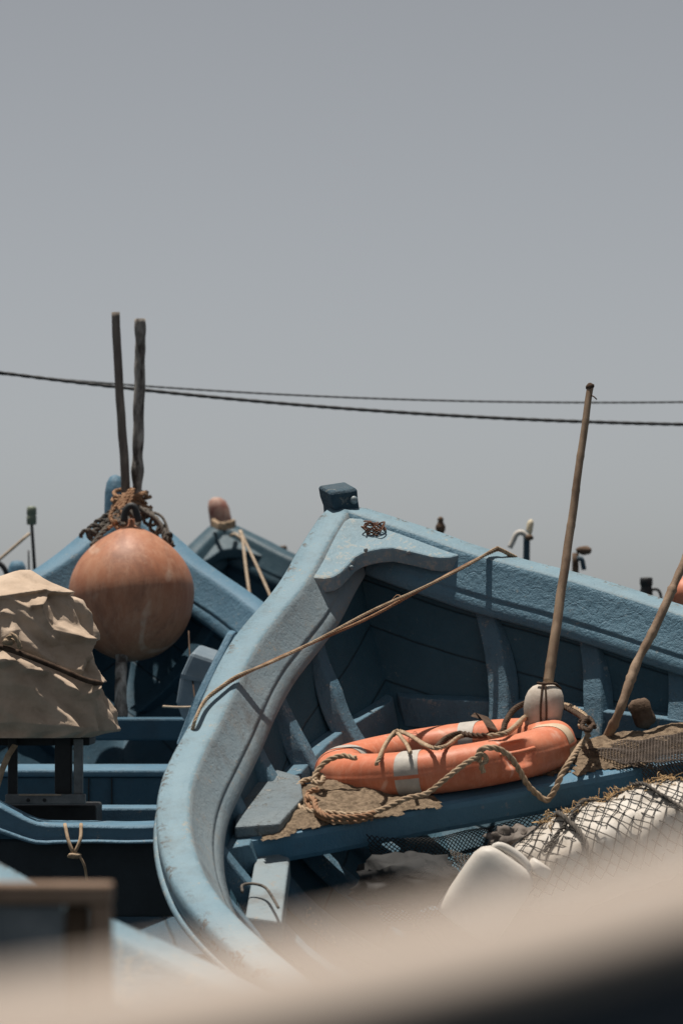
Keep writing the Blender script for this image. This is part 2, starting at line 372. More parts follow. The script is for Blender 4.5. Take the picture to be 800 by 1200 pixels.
# ------------------------------------------------------------ boat builder
KS = [0, .12, .3, .55, .9, 1.3, 1.8, 2.5, 3.4, 4.4, 5.3]
KB = [0., .10787, .25786, .50072, .75280, 1.00807, 1.16832, 1.15, 1.10, .98, .80]
KZ = [0., -.04023, -.09647, -.16542, -.24327, -.29824, -.35698, -.41794, -.45, -.45, -.42]
RUN = 1.95                                   # where the deep inwale stops
GP = [(.088, -.010), (.080, -.001), (.012, .002), (.001, -.003), (-.007, -.016), (-.050, -.092), (-.0560, -.098), (-.0535, -.1035), (-.0600, -.109), (-.0815, -.142), (-.078, -.150), (-.045, -.150), (.035, -.062), (.082, -.056), (.088, -.050)]
class Boat:
    def __init__(s, name, label, apex, yaw, pitch, roll, bs=1.0, L=5.3, zs=1.0, cat='boat', group=None, mats=None, jig=0):
        s.bs, s.L, s.zs, s.jig = bs, L, zs, jig
        Mx = Matrix.Rotation(yaw, 4, 'Z') @ Matrix.Rotation(pitch, 4, 'X') @ Matrix.Rotation(roll, 4, 'Y')
        s.M = Matrix.Translation(Vector(apex)) @ Mx; s.Mi = s.M.inverted()
        s.m = mats; s.root = thing(name, label, cat, M=s.M, group=group)
    def b(s, t): return float(pchip(t, KS, KB)) * s.bs
    def z(s, t): return float(pchip(t, KS, KZ)) * s.zs
    def w(s, t, h):                            # inner half breadth at depth h under the crest
        return max(0.0, s.b(t) - .035 - .12 * h - 1.3 * h ** 2.6)
    def hmax(s, t):
        lo, hi = .06, 1.2
        for _ in range(30):
            md = (lo + hi) / 2
            if s.b(t) - .035 - .12 * md - 1.3 * md ** 2.6 > 0: lo = md
            else: hi = md
        return max(lo, .07)
    def nrm(s, t):
        d = (s.b(t + .005) - s.b(max(0, t - .005))) / (.01 if t >= .005 else .005 + t); k = math.hypot(1, d); return 1 / k, d / k
    def at(s, x, t, z): return s.M @ Vector((x, -t, z))
    def on(s, u, v, k, val):                   # sight line meets local plane coordinate k = val
        o = s.Mi @ Vector(CAMP); d = (s.Mi.to_3x3() @ Vector(ray(u, v))); q = (val - o[k]) / d[k]; return s.M @ (o + d * q)
    def part(s, name, vf, mat, parent=None, **kw):
        if parent is not None:
            return mk(name, vf, mat, parent, local=True, **kw)
        return mk(name, vf, mat, s.root, local=True, **kw)
    def hull(s, mat):
        ts = list(np.linspace(0, .6, 25)) + list(np.linspace(.65, s.L, 50)); n = 14
        V, F, UV_ = [], [], []
        for off in (0, .035):
            for t in ts:
                hm = s.hmax(t)
                for sg in (-1, 1):
                    for k in range(n + 1):
                        kk = n - k if sg < 0 else k
                        h = min(.12, hm * .6) + (hm - min(.12, hm * .6)) * (1 - kk / n) ** 1.2
                        UV_.append((t, h)); x = s.w(t, h); x = 0 if h >= hm - 1e-6 else x + off
                        V.append(Vector((sg * x, -t + (off * .8 if t < .3 else 0), s.z(t) - h - (off if x == 0 else 0))))
        nr = 2 * (n + 1); S = len(ts)
        for o in range(2):
            for i in range(S - 1):
                for j in range(nr - 1):
                    a = o * S * nr + i * nr + j; F.append((a, a + 1, a + nr + 1, a + nr))
        for i in range(S - 1):
            for j in (0, nr - 1):
                a = i * nr + j; b = S * nr + a; F.append((a, a + nr, b + nr, b))
        o = s.part('hull', (V, F), mat); uvl = o.data.uv_layers.new(name='UVMap')
        for lp in o.data.loops:
            uvl.data[lp.index].uv = UV_[lp.vertex_index]
        return o
    def transom(s, mat):
        t = s.L; hm = s.hmax(t); p = []
        for k in range(13): h = hm * k / 12; p.append((s.w(t, h) if k else s.b(t), -t, s.z(t) - h))
        poly = p + [(-x, y, z) for (x, y, z) in p[::-1]][1:]
        return s.part('transom', prism(poly, (0, -.04, 0)), mat, smooth=False, bevel=.005)
    def gunwale(s, sg, mats, run=RUN, t1=None):
        t1 = t1 or s.L; ts = sorted(set(list(np.linspace(0, .5, 28)) + list(np.linspace(.53, t1, int(t1 * 26))) + [run - .012, run, run + .012]))
        V = []
        for t in ts:
            nx, ny = s.nrm(t); x0, z0 = s.b(t), s.z(t); q = min(1, max(0, (t - run + .012) / .024))
            for (d, h) in GP:
                if q and d < -.005: d, h = d * (1 - q) - .004 * q, h * (1 - q) + (-.03 - .12 * abs(h)) * q
                x, y = (x0 + d * nx, -t + d * ny) if t > 1e-6 else (0, d / ny)
                if d < 0 and x < 0: x, y = 0, -t + d * ny - x0 / nx * ny * 0
                jt = noise.noise(Vector((sg * 5 + s.jig, t * 2.3, d * 6))) * .004 + noise.noise(Vector((sg * 9, t * 9, d * 20 + h * 20))) * .0025
                V.append(Vector((sg * max(0, x), y, z0 + h + jt)))
        o = s.part('gunwale', loft_idx(V, len(ts), len(GP)), mats[0])
        uvl = o.data.uv_layers.new(name='UVMap')
        for lp in o.data.loops: uvl.data[lp.index].uv = (ts[lp.vertex_index // len(GP)], GP[lp.vertex_index % len(GP)][0])
        o.data.materials.append(mats[1]); nr = len(GP)
        for i, p in enumerate(o.data.polygons):
            if i < (len(ts) - 1) * nr and 3 <= (i % nr) <= 10: p.material_index = 1
        return o
    def rubrail(s, sg, mat, t1=None):
        t1 = t1 or s.L; pts = []
        for t in np.linspace(.02, t1, int(t1 * 14)):
            nx, ny = s.nrm(t); d = .086; pts.append(Vector((sg * (s.b(t) + d * nx), -t + d * ny, s.z(t) - .068)))
        return s.part('rubbing_strake', tube(pts, .013, 8, .06), mat)
    def rib(s, sg, t, mat, width=.06, prot0=.06, h0=.12, h1=None, cant=0):
        h1 = h1 or s.hmax(t) * .9; V = []; n = 14
        nx, ny = s.nrm(t)
        for k in range(n + 1):
            h = h0 + (h1 - h0) * k / n; tq = t + cant * (h - h0); x = s.w(tq, h) + .012; prot = prot0 * min(1, max(.15, (h - .12) / .16)); jx = noise.noise(Vector((t * 7, h * 9, sg))) * .006
            for (a, d) in ((-1, 0), (1, 0), (1, 1), (-1, 1)):
                V.append(Vector((sg * max(.005, x - d * (prot + .012 + jx) * nx + a * width / 2 * ny * 1.0), -tq - d * prot * ny * .6 + a * width / 2 * nx * -1, s.z(t) - h)))
        return s.part('rib', loft_idx(V, n + 1, 4), mat, smooth=False, bevel=.006)
    def riser(s, sg, z, t0, t1, mat, height=.085, thick=.05):
        V = []; ts = np.linspace(t0, t1, 30)
        for i, t in enumerate(ts):
            h = max(.05, s.z(t) - z); x = s.w(t, h) + .0; x2 = s.w(t, h + height)
            nx, ny = s.nrm(t); cut = .03 if i == 0 else 0
            j = noise.noise(Vector((t * 4, sg, z))) * .004
            xi = x - thick - .02
            V += [Vector((sg * (x + .0), -t, z + j)), Vector((sg * max(.01, xi), -t - cut, z + j)), Vector((sg * max(.01, xi - .03), -t - cut, z - height + j)), Vector((sg * max(.02, x2), -t, z - height))]
        return s.part('riser', loft_idx(V, len(ts), 4), mat, smooth=False, bevel=.006)

# ------------------------------------------------------------ the main boat, bow away from us
A0 = P(408, 600, 11.6)
MB = Boat('wooden_boat', 'large pale blue wooden boat in front, with the orange life ring on its bench', A0, 0.40953, 0.25535, -0.16033, group='blue wooden boats crowded in the harbour')
W = lambda x, t, z: MB.at(x, t, z)
Z = lambda u, v, h=0.0: MB.on(u, v, 2, -.5 + h)
S_ = lambda u, v, t: MB.on(u, v, 1, -t)
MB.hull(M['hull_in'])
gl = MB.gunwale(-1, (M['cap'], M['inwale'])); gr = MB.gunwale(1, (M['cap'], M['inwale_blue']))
MB.rubrail(-1, M['cap']); MB.rubrail(1, M['cap']); MB.transom(M['bench'])
# breasthook: knee plate tying the two gunwales at the bow
inner = [(-.238, .279), (-.205, .293), (-.175, .292), (-.146, .277), (-.105, .243), (-.071, .213), (-.04, .198), (-.01, .192), (.025, .191), (.058, .196), (.108, .233), (.148, .267), (.175, .282), (.205, .288), (.232, .284), (.258, .272)]
poly = []
for (x, t) in inner: poly.append((x, -t, -.012 - .32 * t))
edge = []
for t in (.26, .2, .14, .08, .03):
    edge.append((MB.b(t) + .01, -t, MB.z(t) - .012))
edge.append((0, .03, -.012))
for t in (.03, .08, .14, .2, .262): edge.append((-MB.b(t) - .01, -t, MB.z(t) - .012))
bh = MB.part('breasthook', prism(poly + edge, (0, 0, -.046)), M['cap'], smooth=False, bevel=.006)
for (u, v) in ((415, 667), (441, 652), (495, 657)):
    p = MB.Mi @ P(u, v, 11.36); q = min(inner, key=lambda a: abs(a[0] - p.x)); c = Vector((p.x, -q[1] - .001, p.z))
    MB.part('bolt', lump(c, .007, .006, .007, .1, 3, 10, 6), M['bolt'], bh)
# stem head
c = Vector((.008, .10, .06))
st = []
for k, (z, wx, wy, sx) in enumerate([(-.32, .036, .05, .012), (-.1, .038, .055, .012), (-.01, .039, .055, .010), (.02, .043, .052, .004), (.047, .045, .050, .002), (.056, .041, .044, .002)]):
    for (a, d) in ((-1, -1), (-.3, -1.05), (.35, -1.03), (1, -1), (1, 1), (-1, 1)):
        st.append(Vector((c.x + sx + a * wx, c.y + d * wy - .10 * min(0, -z) * 0, z + noise.noise(Vector((a * 3, d * 3, k))) * .008)))
sp = MB.part('stem_post', loft_idx(st, 6, 6), M['stem'], smooth=False, bevel=.006)
MB.part('bolt', lump((c.x + .030, c.y - .056, .022), .013, .011, .013, .1, 3, 12, 8), M['bolt'], sp)
for t in (.36, .6, .84, 1.08, 1.34, 1.62, 1.95, 2.4, 2.9, 3.4, 4.0, 4.6):
    for sg in (-1, 1): MB.rib(sg, t, M['rib'], cant=max(0, .55 - .3 * max(0, t - .7)))
for sg in (-1, 1): MB.riser(sg, -.5, .27, 1.3, M['rib'])
# thwart with its wide left end
TH = .085
pl = [(-.86, 1.27), (-.81, 1.12), (-.72, .97), (-.60, .80), (-.57, .94), (-.50, 1.06), (-.2, 1.075), (.2, 1.07), (.5, 1.0), (.80, .97), (.93, 1.05), (.97, 1.30), (.6, 1.275), (.3, 1.27), (0, 1.275), (-.3, 1.27), (-.6, 1.275)]
MB.part('thwart', prism([(x, -t, -.498) for x, t in pl], (0, 0, -TH)), M['bench'], smooth=False, bevel=.018)
MB.part('bench_end', prism([(-.875, -1.235, -.466), (-.80, -1.08, -.466), (-.70, -.90, -.466), (-.615, -.80, -.466), (-.56, -.93, -.466), (-.62, -1.10, -.466), (-.76, -1.27, -.466)], (0, 0, -.034)), M['worn'], smooth=False, bevel=.006)
# shelf knee running aft from the left end of the thwart
MB.part('knee', prism([(-.80, -1.20, -.545), (-.745, -1.30, -.555), (-.93, -1.70, -.57), (-1.0, -1.62, -.57)], (0, 0, -.06)), M['inwale'], smooth=False, bevel=.006)
MB.part('thwart', prism([(-1.0, -2.5, -.52), (1.0, -2.5, -.52), (1.0, -2.75, -.52), (-1.0, -2.75, -.52)], (0, 0, -.05)), M['bench'], smooth=False, bevel=.008)
MB.part('thwart', prism([(-1.0, -3.8, -.55), (1.0, -3.8, -.55), (1.0, -4.05, -.55), (-1.0, -4.05, -.55)], (0, 0, -.05)), M['bench'], smooth=False, bevel=.008)
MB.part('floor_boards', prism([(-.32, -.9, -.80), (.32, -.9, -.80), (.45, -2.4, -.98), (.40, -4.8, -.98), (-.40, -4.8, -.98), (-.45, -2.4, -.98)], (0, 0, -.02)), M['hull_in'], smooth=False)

# sand and dried dirt on the thwart
def sandpatch(x0, x1, t0, t1, seed, edge=.3):
    nx, ny = int((x1 - x0) / .008), int((t1 - t0) / .008); idx = {}; V = []; F = []
    for i in range(nx + 1):
        for j in range(ny + 1):
            a, b = i / nx, j / ny; x = x0 + (x1 - x0) * a; t = t0 + (t1 - t0) * b
            e = min(a, 1 - a) * (x1 - x0) * 7; e = min(e, min(b + .35, (1 - b)) * (t1 - t0) * 9)
            k = noise.noise(Vector((x * 7, t * 7, seed))) * .55 + noise.noise(Vector((x * 25, t * 25, seed))) * .3
            h = min(1, max(-1, e - edge + k))
            if h > -.05:
                idx[i, j] = len(V)
                V.append(W(x, t, -.4955 + .014 * max(0, h) * (1 + .9 * noise.noise(Vector((x * 16, t * 16, seed + 3)))) + .005 * noise.noise(Vector((x * 70, t * 70, 1)))))
    for (i, j) in idx:
        q = [(i, j), (i + 1, j), (i + 1, j + 1), (i, j + 1)]
        if all(k in idx for k in q): F.append(tuple(idx[k] for k in q))
    return V, F
sd = mk('sand', join(sandpatch(-.82, -.28, .96, 1.30, 1, .12), sandpatch(-.30, .16, 1.09, 1.215, 5, .35), sandpatch(.14, .96, 1.0, 1.262, 9, .22)), M['sand'])
tag(sd, 'tan dried sand and dirt caked on the blue bench', 'sand', kind='stuff')

# ------------------------------------------------------------ life ring on the thwart
TILT = R(13.5)
RX = Vector((1, 0, 0)); RY = Vector((0, math.cos(TILT), -math.sin(TILT))); RZ = Vector((0, math.sin(TILT), math.cos(TILT)))
RC = Vector((-.106, -1.19 + .295 * math.cos(TILT), -.5 + .068 - .295 * math.sin(TILT)))
RM = MB.M @ Matrix(((RX.x, RY.x, RZ.x, RC.x), (RX.y, RY.y, RZ.y, RC.y), (RX.z, RY.z, RZ.z, RC.z), (0, 0, 0, 1)))
RR, RA, RB = .302, .070, .062
ring = thing('life_ring', 'faded orange life ring with grey bands lying on the boat bench', 'life ring', M=RM)
DENT = R(-79)
def ring_pt(a, p, k=1.0):
    ca, sa = math.cos(p), math.sin(p); q = .8
    x = math.copysign(abs(ca) ** q, ca) * RA * k; z = math.copysign(abs(sa) ** q, sa) * RB * k
    if k <= 1.0001:
        x += .0035 * math.exp(-(math.atan2(sa, ca) / .05) ** 2)                    # moulding seam
        da = (a - DENT + PI) % (2 * PI) - PI; g = (da * RR / .040) ** 4 + ((math.atan2(sa, ca) - .35) * RA / .036) ** 4
        x -= .035 * math.exp(-g)                                                    # hand-hold recess
    r = RR + x; jt = 1 + .006 * noise.noise(Vector((math.cos(a) * 3, math.sin(a) * 3, p)))
    return Vector((r * math.cos(a) * jt, r * math.sin(a) * jt, z))
NA, NP = 220, 72
mk('ring', loft_idx([ring_pt(2*PI*i/NA, 2*PI*j/NP) for i in range(NA + 1) for j in range(NP)], NA + 1, NP, caps=False), M['orange'], ring, local=True)
for (a, mt) in ((-130, 'tape'), (-38, 'tape_tan'), (52, 'tape'), (141, 'tape')):
    o = mk('band', loft_idx([ring_pt(R(a + (i - 4) * 1.35), 2*PI*j/NP, 1.022) for i in range(9) for j in range(NP)], 9, NP, caps=False), M[mt], ring, local=True)
    if mt == 'tape_tan': o['label'] = 'tan band stained by the sun'
mk('handle', tube([ring_pt(DENT - .16, .3, 1.0), ring_pt(DENT, .28, 1.03), ring_pt(DENT + .16, .3, 1.0)], .006, 8, .01), M['orange'], ring, local=True)

# ropes round the ring, followed along their sight lines
def Rf(u, v, out=.012):      # on a plane just outside the near face of the ring
    return MB.on(u, v, 1, -1.292 - out)
def Rt(u, v, h=.075):        # on the plane of the ring's top
    o = (MB.M @ RM.to_3x3().col[2].to_4d().to_3d()) if False else None
    inv = RM.inverted(); e = inv @ Vector(CAMP); d = inv.to_3x3() @ Vector(ray(u, v)); q = (h - e.z) / d.z; return RM @ (e + d * q)
def Rend(u, v, x):           # on a local plane x = const
    return MB.on(u, v, 0, x)
grab = []
xl = RC.x - RR - RA; xr = RC.x + RR + RA
p1 = [Z(417, 889, .1), Z(402, 886, .1), Z(385, 891, .09), Z(373, 902, .07), Z(367, 915, .05)]
p2 = [Z(374, 914, .03), Z(357, 915, .03), Z(346, 926, .025), Z(345, 940, .022), Z(360, 950, .022), Z(388, 953, .022), Z(412, 955, .022), Z(435, 953, .022), Z(455, 946, .03), Rf(476, 936), Rf(500, 930), Rf(527, 909), Rf(547, 894), Rf(563, 886)]
p3 = [Rf(561, 893), Rf(563, 879), Rf(580, 877), Rf(596, 886), Rf(607, 901), Rf(618, 920), Rf(629, 931), Rf(640, 938, .02), Rf(649, 928, .02), Rf(659, 906), Rf(670, 889, -.02), Rf(679, 875, -.09), Rf(689, 862, -.16), Rf(684, 852, -.20), Rf(679, 851, -.22)]
p4 = [Rt(690, 848, .05), Rt(684, 838, .06), Rt(670, 829), Rt(654, 826), Rt(635, 831), Rt(615, 841), Rt(602, 853), Rt(591, 860), Rt(571, 863)]
mk('grab_rope', join(rope(p1, .0082), rope(p2, .0082), rope(p3, .009), rope(p4, .0082),
    rope([Z(367, 908, .06), Z(378, 910, .05), Z(376, 918, .05), Z(366, 916, .05)], .008),
    rope([Rf(556, 890), Rf(563, 884, .02), Rf(570, 890, .012), Rf(564, 897, .016), Rf(566, 905, .01)], .008)), M['rope'], ring)
p5 = [Rt(441, 896, .05), Rt(445, 887, .065), Rt(451, 874, .072), Rt(459, 862, .08), Rt(466, 857, .085), Rt(480, 862, .08), Rt(496, 872, .075), Rt(510, 877, .07), Rt(524, 874, .068), Rt(536, 865, .07), Rt(545, 862, .065)]
p5b = [Rt(459, 863, .075), Rt(466, 860, .08), Rt(472, 867, .08), Rt(476, 872, .075), Rt(481, 882, .07)]
mk('grab_rope', join(rope(p5, .0066), rope(p5b, .0058)), M['rope'], ring)
p6 = [Rt(511, 877, .065), Rt(522, 866, .075), Rt(538, 860, .075), Rt(554, 862, .07), Rt(572, 862, .068), Rt(588, 858, .07), Rt(592, 847, .085), Rt(601, 833, .1), Rt(614, 825, .105), Rt(632, 822, .1), Rt(652, 825, .09), Rt(672, 834, .075), Rt(690, 846, .06)]
tag(mk('rope', rope(p6, .0088, .06), M['rope_dark']), 'dark brown rope looped loosely over the far side of the life ring', 'rope')
tag(mk('strap', loft_idx([q for p in smooth_path([Rt(558, 842, .10), Rt(563, 838, .10), Rt(569, 843, .10), Rt(575, 852, .09), Rt(580, 862, .065)], .006) for q in (Vector(p) + Vector((-.016, 0, .006)), Vector(p) + Vector((.016, 0, -.004)), Vector(p) + Vector((.016, .01, -.004)), Vector(p) + Vector((-.016, .01, .006)))], len(smooth_path([Rt(558, 842, .10), Rt(563, 838, .10), Rt(569, 843, .10), Rt(575, 852, .09), Rt(580, 862, .065)], .006)), 4), M['rope_dark'], bevel=.003), 'short dark brown strap standing up inside the life ring', 'strap')
coil = [Z(372, 925, .05), Z(362, 929, .035), Z(360, 940, .025), Z(368, 952, .018), Z(382, 960, .018), Z(400, 963, .018), Z(420, 962, .018), Z(436, 957, .02)]
coil2 = [Z(360, 934, .04), Z(368, 938, .04), Z(371, 948, .035), Z(384, 957, .033), Z(404, 958, .033), Z(424, 957, .033), Z(438, 953, .03)]
tag(mk('rope', join(rope(coil, .0082), rope(coil2, .0085)), M['rope_orange']), 'orange brown rope coiled on the sand at the left end of the life ring', 'rope')
# knot of rope at the right end of the ring
tag(mk('rope_knot', join(rope([Rt(684, 842, .06), Rt(692, 846, .05), Rt(690, 856, .05), Rt(682, 852, .06), Rt(686, 844, .07), Rt(694, 850, .05)], .0078), rope([Rt(680, 846, .07), Rt(690, 842, .06), Rt(696, 852, .05)], .008)), M['rope_dark']), 'dark rope knot at the right end of the life ring', 'knot')
tag(mk('cord', tube([Z(716, 858, .02), Z(704, 864, .01), Z(700, 872, .008), Z(708, 878, .006), Z(726, 876, .006), Z(742, 872, .006)], .0035, 6, .01), M['rope_grey']), 'thin grey cord lying round the foot of the crooked stick', 'cord')

# ------------------------------------------------------------ poles, float, block in the bow
Pb = [P(641, 800, 11.05), P(649, 752, 11.08), P(658, 690, 11.13), P(668, 620, 11.18), P(679, 545, 11.22), P(686, 490, 11.25), P(691, 453, 11.27)]
def bam(t): return (1.18 - .42 * t) * (1 + .10 * max(0, 1 - abs(((t * 8.5) % 1) - .5) / .07))
bp = thing('bamboo_pole', 'long thin bamboo pole leaning on the right gunwale behind the life ring', 'pole', P(641, 800, 11.05))
mk('cane', tube(Pb, .0128, 12, .012, rf=bam, wob=.003), M['bamboo'], bp)
mk('tip', join(lump(P(691, 453, 11.27), .013, .013, .012, .3, 4, 8, 6), tube([P(692, 463, 11.26), P(696, 465, 11.25), P(699, 468, 11.25)], .002, 5, .01)), M['rope_dark'], bp)
fl = thing('fishing_float', 'grimy white float tied to the foot of the bamboo pole', 'float', P(638, 845, 11.0))
fc = P(637, 826, 11.0)
mk('float_body', lathe([(.02, -.07), (.045, -.066), (.052, -.05), (.058, -.005), (.055, .022), (.048, .04), (.036, .053), (.018, .06), (.004, .062)], fc, 24, ((1, 0, 0), (0, 1, 0), (.08, 0, .997))), M['float'], fl)
mk('tie_cord', join(tube([fc + Vector((-.012, -.058, -.05)), fc + Vector((-.012, -.06, 0)), fc + Vector((-.006, -.042, .055)), fc + Vector((.0, -.02, .066))], .003, 6, .01), tube([fc + Vector((.004, -.058, -.05)), fc + Vector((.004, -.06, 0)), fc + Vector((.002, -.042, .055)), fc + Vector((.0, -.02, .066))], .003, 6, .01), tube([fc + Vector((-.02, -.03, .062)), fc + Vector((0, -.04, .06)), fc + Vector((.03, -.025, .06)), fc + Vector((.048, 0, .045))], .004, 6, .01)), M['rope_dark'], fl)
Pc = [Z(711, 864, .01), P(727, 830, 10.95), P(748, 775, 11.0), P(768, 735, 11.03), P(783, 700, 11.06), P(800, 662, 11.1), P(818, 620, 11.14), P(830, 588, 11.17)]
def crook(t): return (1.1 - .2 * t) * (1 + .28 * noise.noise(Vector((t * 16, 3, 0))) + .25 * max(0, 1 - abs(((t * 5.3 + .2) % 1) - .5) / .06))
tag(mk('crooked_stick', tube(Pc, .0128, 10, .01, rf=crook, wob=.004, seed=4), M['stick']), 'crooked brown stick leaning from the bench up to the right gunwale', 'stick')
bc = P(752, 836, 11.12)
tag(mk('wood_block', lump(bc, .032, .03, .045, .25, 2.2, 14, 10, ((.9, 0, .35), (0, 1, 0), (-.35, 0, .9)), .6, 5), M['brown'], smooth=True), 'small brown weathered wood block on the ledge right of the crooked stick', 'block')

# ------------------------------------------------------------ rope from gunwale to gunwale
def gw(sg, t, d, h): nx, ny = MB.nrm(t); return W(sg * (MB.b(t) + d * nx), t, MB.z(t) + h) if t > 0 else None
def gpt(sg, u, v, d=.05, h=.012):        # point of the cap that appears at pixel (u, v)
    best = min((abs((lambda q: math.hypot(q[0] - u, q[1] - v))(px(gw(sg, t, d2, h)))), t, d2) for t in np.linspace(.1, 1.8, 120) for d2 in np.linspace(-.01, .09, 14))
    return gw(sg, best[1], best[2], h)
def px(p):
    q = np.array(p) - CAMP; y = q[1] * _c + q[2] * _s; z = -q[1] * _s + q[2] * _c
    return 400 + FPX * q[0] / y, 600 - FPX * z / y
a1 = gpt(-1, 222, 845); a2 = gpt(-1, 240, 823); a3 = gpt(-1, 258, 808); a4 = gpt(-1, 277, 795)
b1 = gpt(1, 577, 645, h=.010)
dn = Vector((-.015, .03, -.06))
def span(off):
    o = Vector((0, 0, off)); L = []
    s0, e0 = Vector(a4), Vector(b1)
    for k in (.12, .3, .5, .7, .88): q = s0.lerp(e0, k); L.append(q + Vector((0, 0, -.010 * math.sin(k * PI))) + Vector((0, 0, off * math.sin(k * PI * 3))))
    return [Vector(a1) + dn, Vector(a1), Vector(a2), Vector(a3), Vector(a4)] + L + [Vector(b1), gpt(1, 588, 644, h=.008) + Vector((off, 0, 0)), gpt(1, 600, 652, h=.004) + Vector((.01, .04, -.01))]
mr = thing('mooring_rope', 'thin tan doubled rope stretched across the boat from left to right gunwale', 'rope', a1)
mk('strand', rope(span(.004), .0048, .03), M['rope_orange'], mr)
mk('strand', rope([p + Vector((.003, -.005, .007)) for p in span(-.006)], .0048, .03), M['rope'], mr)
# drip of loose ends half way
fr = Vector(a4).lerp(Vector(b1), .62)
mk('frayed_end', bits(lambda r: fr + Vector((r.gauss(0, .006), 0, -.015 + r.gauss(0, .006))), 4, .028, .0012, 3), M['rope_orange'], mr)
# tangle of rusty wire on the breasthook
wc = MB.on(436, 629, 2, -.06)
wi = []
rn = random.Random(12)
for k in range(11):
    a = rn.uniform(0, 6.28); q = []
    for j in range(5):
        a += rn.uniform(.5, 1.6); rr = rn.uniform(.008, .05); q.append(wc + Vector((rr * math.cos(a) * 1.0, rr * math.sin(a) * .8, .012 + rn.uniform(-.012, .035))))
    wi.append(tube(q, .0022, 5, .006))
tag(mk('wire_tangle', join(*wi), M['rust']), 'small tangle of rusty dark wire on the bow plate', 'wire')

# ------------------------------------------------------------ netting, can and net bundle behind the bench
def hang(u, v):
    x = -.52 + .75 * u; t = 1.30 + .10 * v + .03 * math.sin(u * 9); z = -.53 - .22 * v - .05 * math.sin(u * PI) * (1 - v) + .015 * noise.noise(Vector((u * 5, v * 5, 2)))
    return W(x, t, z)
tag(mk('fishing_net', net(hang, 56, 20, .0016), M['net_black']), 'fine black fishing net hanging below the left part of the bench', 'net')
def hang2(u, v):
    return W(-.30 + .30 * u, 1.34 + .16 * v, -.60 - .05 * math.sin(u * PI) - .07 * v)
tag(mk('fishing_net', net(hang2, 30, 8, .0017), M['rope_grey']), 'strip of brown net sagging beside the white jerrycan', 'net')
# brown bundle, and a black lump added to darken the space below the bench
for k, (u, v, t, r, mt, lb) in enumerate([(604, 985, 1.42, .06, 'darkpole', 'brown bundle in the shade below the bench between jerrycan and net bundle'), (480, 1035, 1.45, .12, 'net_black', 'black lump added as shade left of the jerrycan')]):
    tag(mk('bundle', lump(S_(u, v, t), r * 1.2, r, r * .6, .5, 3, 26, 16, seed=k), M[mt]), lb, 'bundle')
jc = thing('jerrycan', 'white plastic jerrycan lying among the nets below the bench', 'jerrycan', S_(565, 1050, 1.62))
jp = S_(572, 1046, 1.60)
ja = (Vector((.80, -.1, -.55)).normalized(),); jx = ja[0]; jy = Vector((.05, .995, .02)); jy = (jy - jx * jy.dot(jx)).normalized(); jz = jx.cross(jy)
def can(sx, sy, sz):
    V = []; n = 40; prof = [(-1, .80), (-.985, .9), (-.94, .97), (-.85, 1), (-.5, 1), (.3, 1), (.62, .98), (.8, .9), (.92, .74), (.985, .56), (1, .4)]
    for (z, k) in prof:
        for j in range(n):
            a = 2 * PI * j / n; ca, sa = math.cos(a), math.sin(a); e = .42
            V.append(jp + jx * math.copysign(abs(ca) ** e, ca) * sx * k + jy * math.copysign(abs(sa) ** e, sa) * sy * (k if k > .9 else (.6 + .4 * k)) + jz * z * sz)
    return loft_idx(V, len(prof), n)
mk('can_body', can(.092, .08, .112), M['white'], jc)
hb = jp + jz * .098 - jy * .03 - jy * .0
mk('cap', lathe([(.03, 0), (.032, .004), (.032, .024), (.028, .03), (.004, .031)], jp + jz * .115 + jx * .075, 20, (jx, jy, jz)), M['white'], jc)
mk('can_handle', tube([hb + jx * .05 - jz * .01, hb + jx * .045 + jz * .02, hb + jx * .0 + jz * .028, hb - jx * .045 + jz * .02, hb - jx * .05 - jz * .01], .013, 10, .01), M['white'], jc)
# bundle of white foam floats under black net
nb = thing('net_bundle', 'bundle of white floats wrapped in black net at the right edge', 'bundle', S_(760, 1010, 1.6))
bx = Vector(S_(800, 945, 1.62)) - Vector(S_(650, 1000, 1.55)); bx.normalize(); by = Vector((-.1, .98, .15)); by = (by - bx * by.dot(bx)).normalized(); bz = bx.cross(by)
bc0 = S_(722, 992, 1.58)
def blob(u, v, off=0.0):
    a = (v - .5) * 2.2 * PI * .5 + PI / 2; s = (u - .5) * 2
    prof = max(.02, 1 - abs(s) ** 3.2) ** .5; r = .125 * prof
    d = 1 + .16 * noise.noise(Vector((s * 2.4, math.cos(a) * 1.3, math.sin(a) * 1.3))) + .10 * noise.noise(Vector((s * 7, math.cos(a) * 4, math.sin(a) * 4))) + .05 * noise.noise(Vector((s * 19, math.cos(a) * 9, math.sin(a) * 9)))
    return bc0 + bx * s * .34 + (-by * math.cos(a) * 1.0 + bz * math.sin(a)) * (r * d + off)
NU, NV = 48, 40
VV = []
for i in range(NU + 1):
    for j in range(NV):
        VV.append(blob(.002 + .996 * i / NU, j / NV * 1.818 - .41, 0))
mk('float_bag', loft_idx(VV, NU + 1, NV), M['foam'], nb)
mk('net_cover', net(lambda u, v: blob(.02 + .96 * u + .012 * noise.noise(Vector((u * 11, v * 9, 1))), -.05 + 1.1 * v + .03 * noise.noise(Vector((u * 9, v * 7, 5))), .005 + .006 * noise.noise(Vector((u * 14, v * 11, 8)))), 19, 11, .0017), M['net_black'], nb)
mk('tie_rope', join(rope([blob(.34 + .02 * math.sin(k), k / 8, .012) for k in range(9)], .008), rope([blob(.2 + .075 * k, .25 + .09 * k, .012) for k in range(8)], .006), rope([blob(.8 - .03 * k, .1 + .09 * k, .012) for k in range(9)], .006)), M['rope_grey'], nb)
fo = mk('frayed_fibre', bits(lambda r: blob(r.uniform(.25, .85), .66 + r.gauss(0, .09), .008), 420, .026, .0012, 8), M['straw'], nb); fo['kind'] = 'stuff'
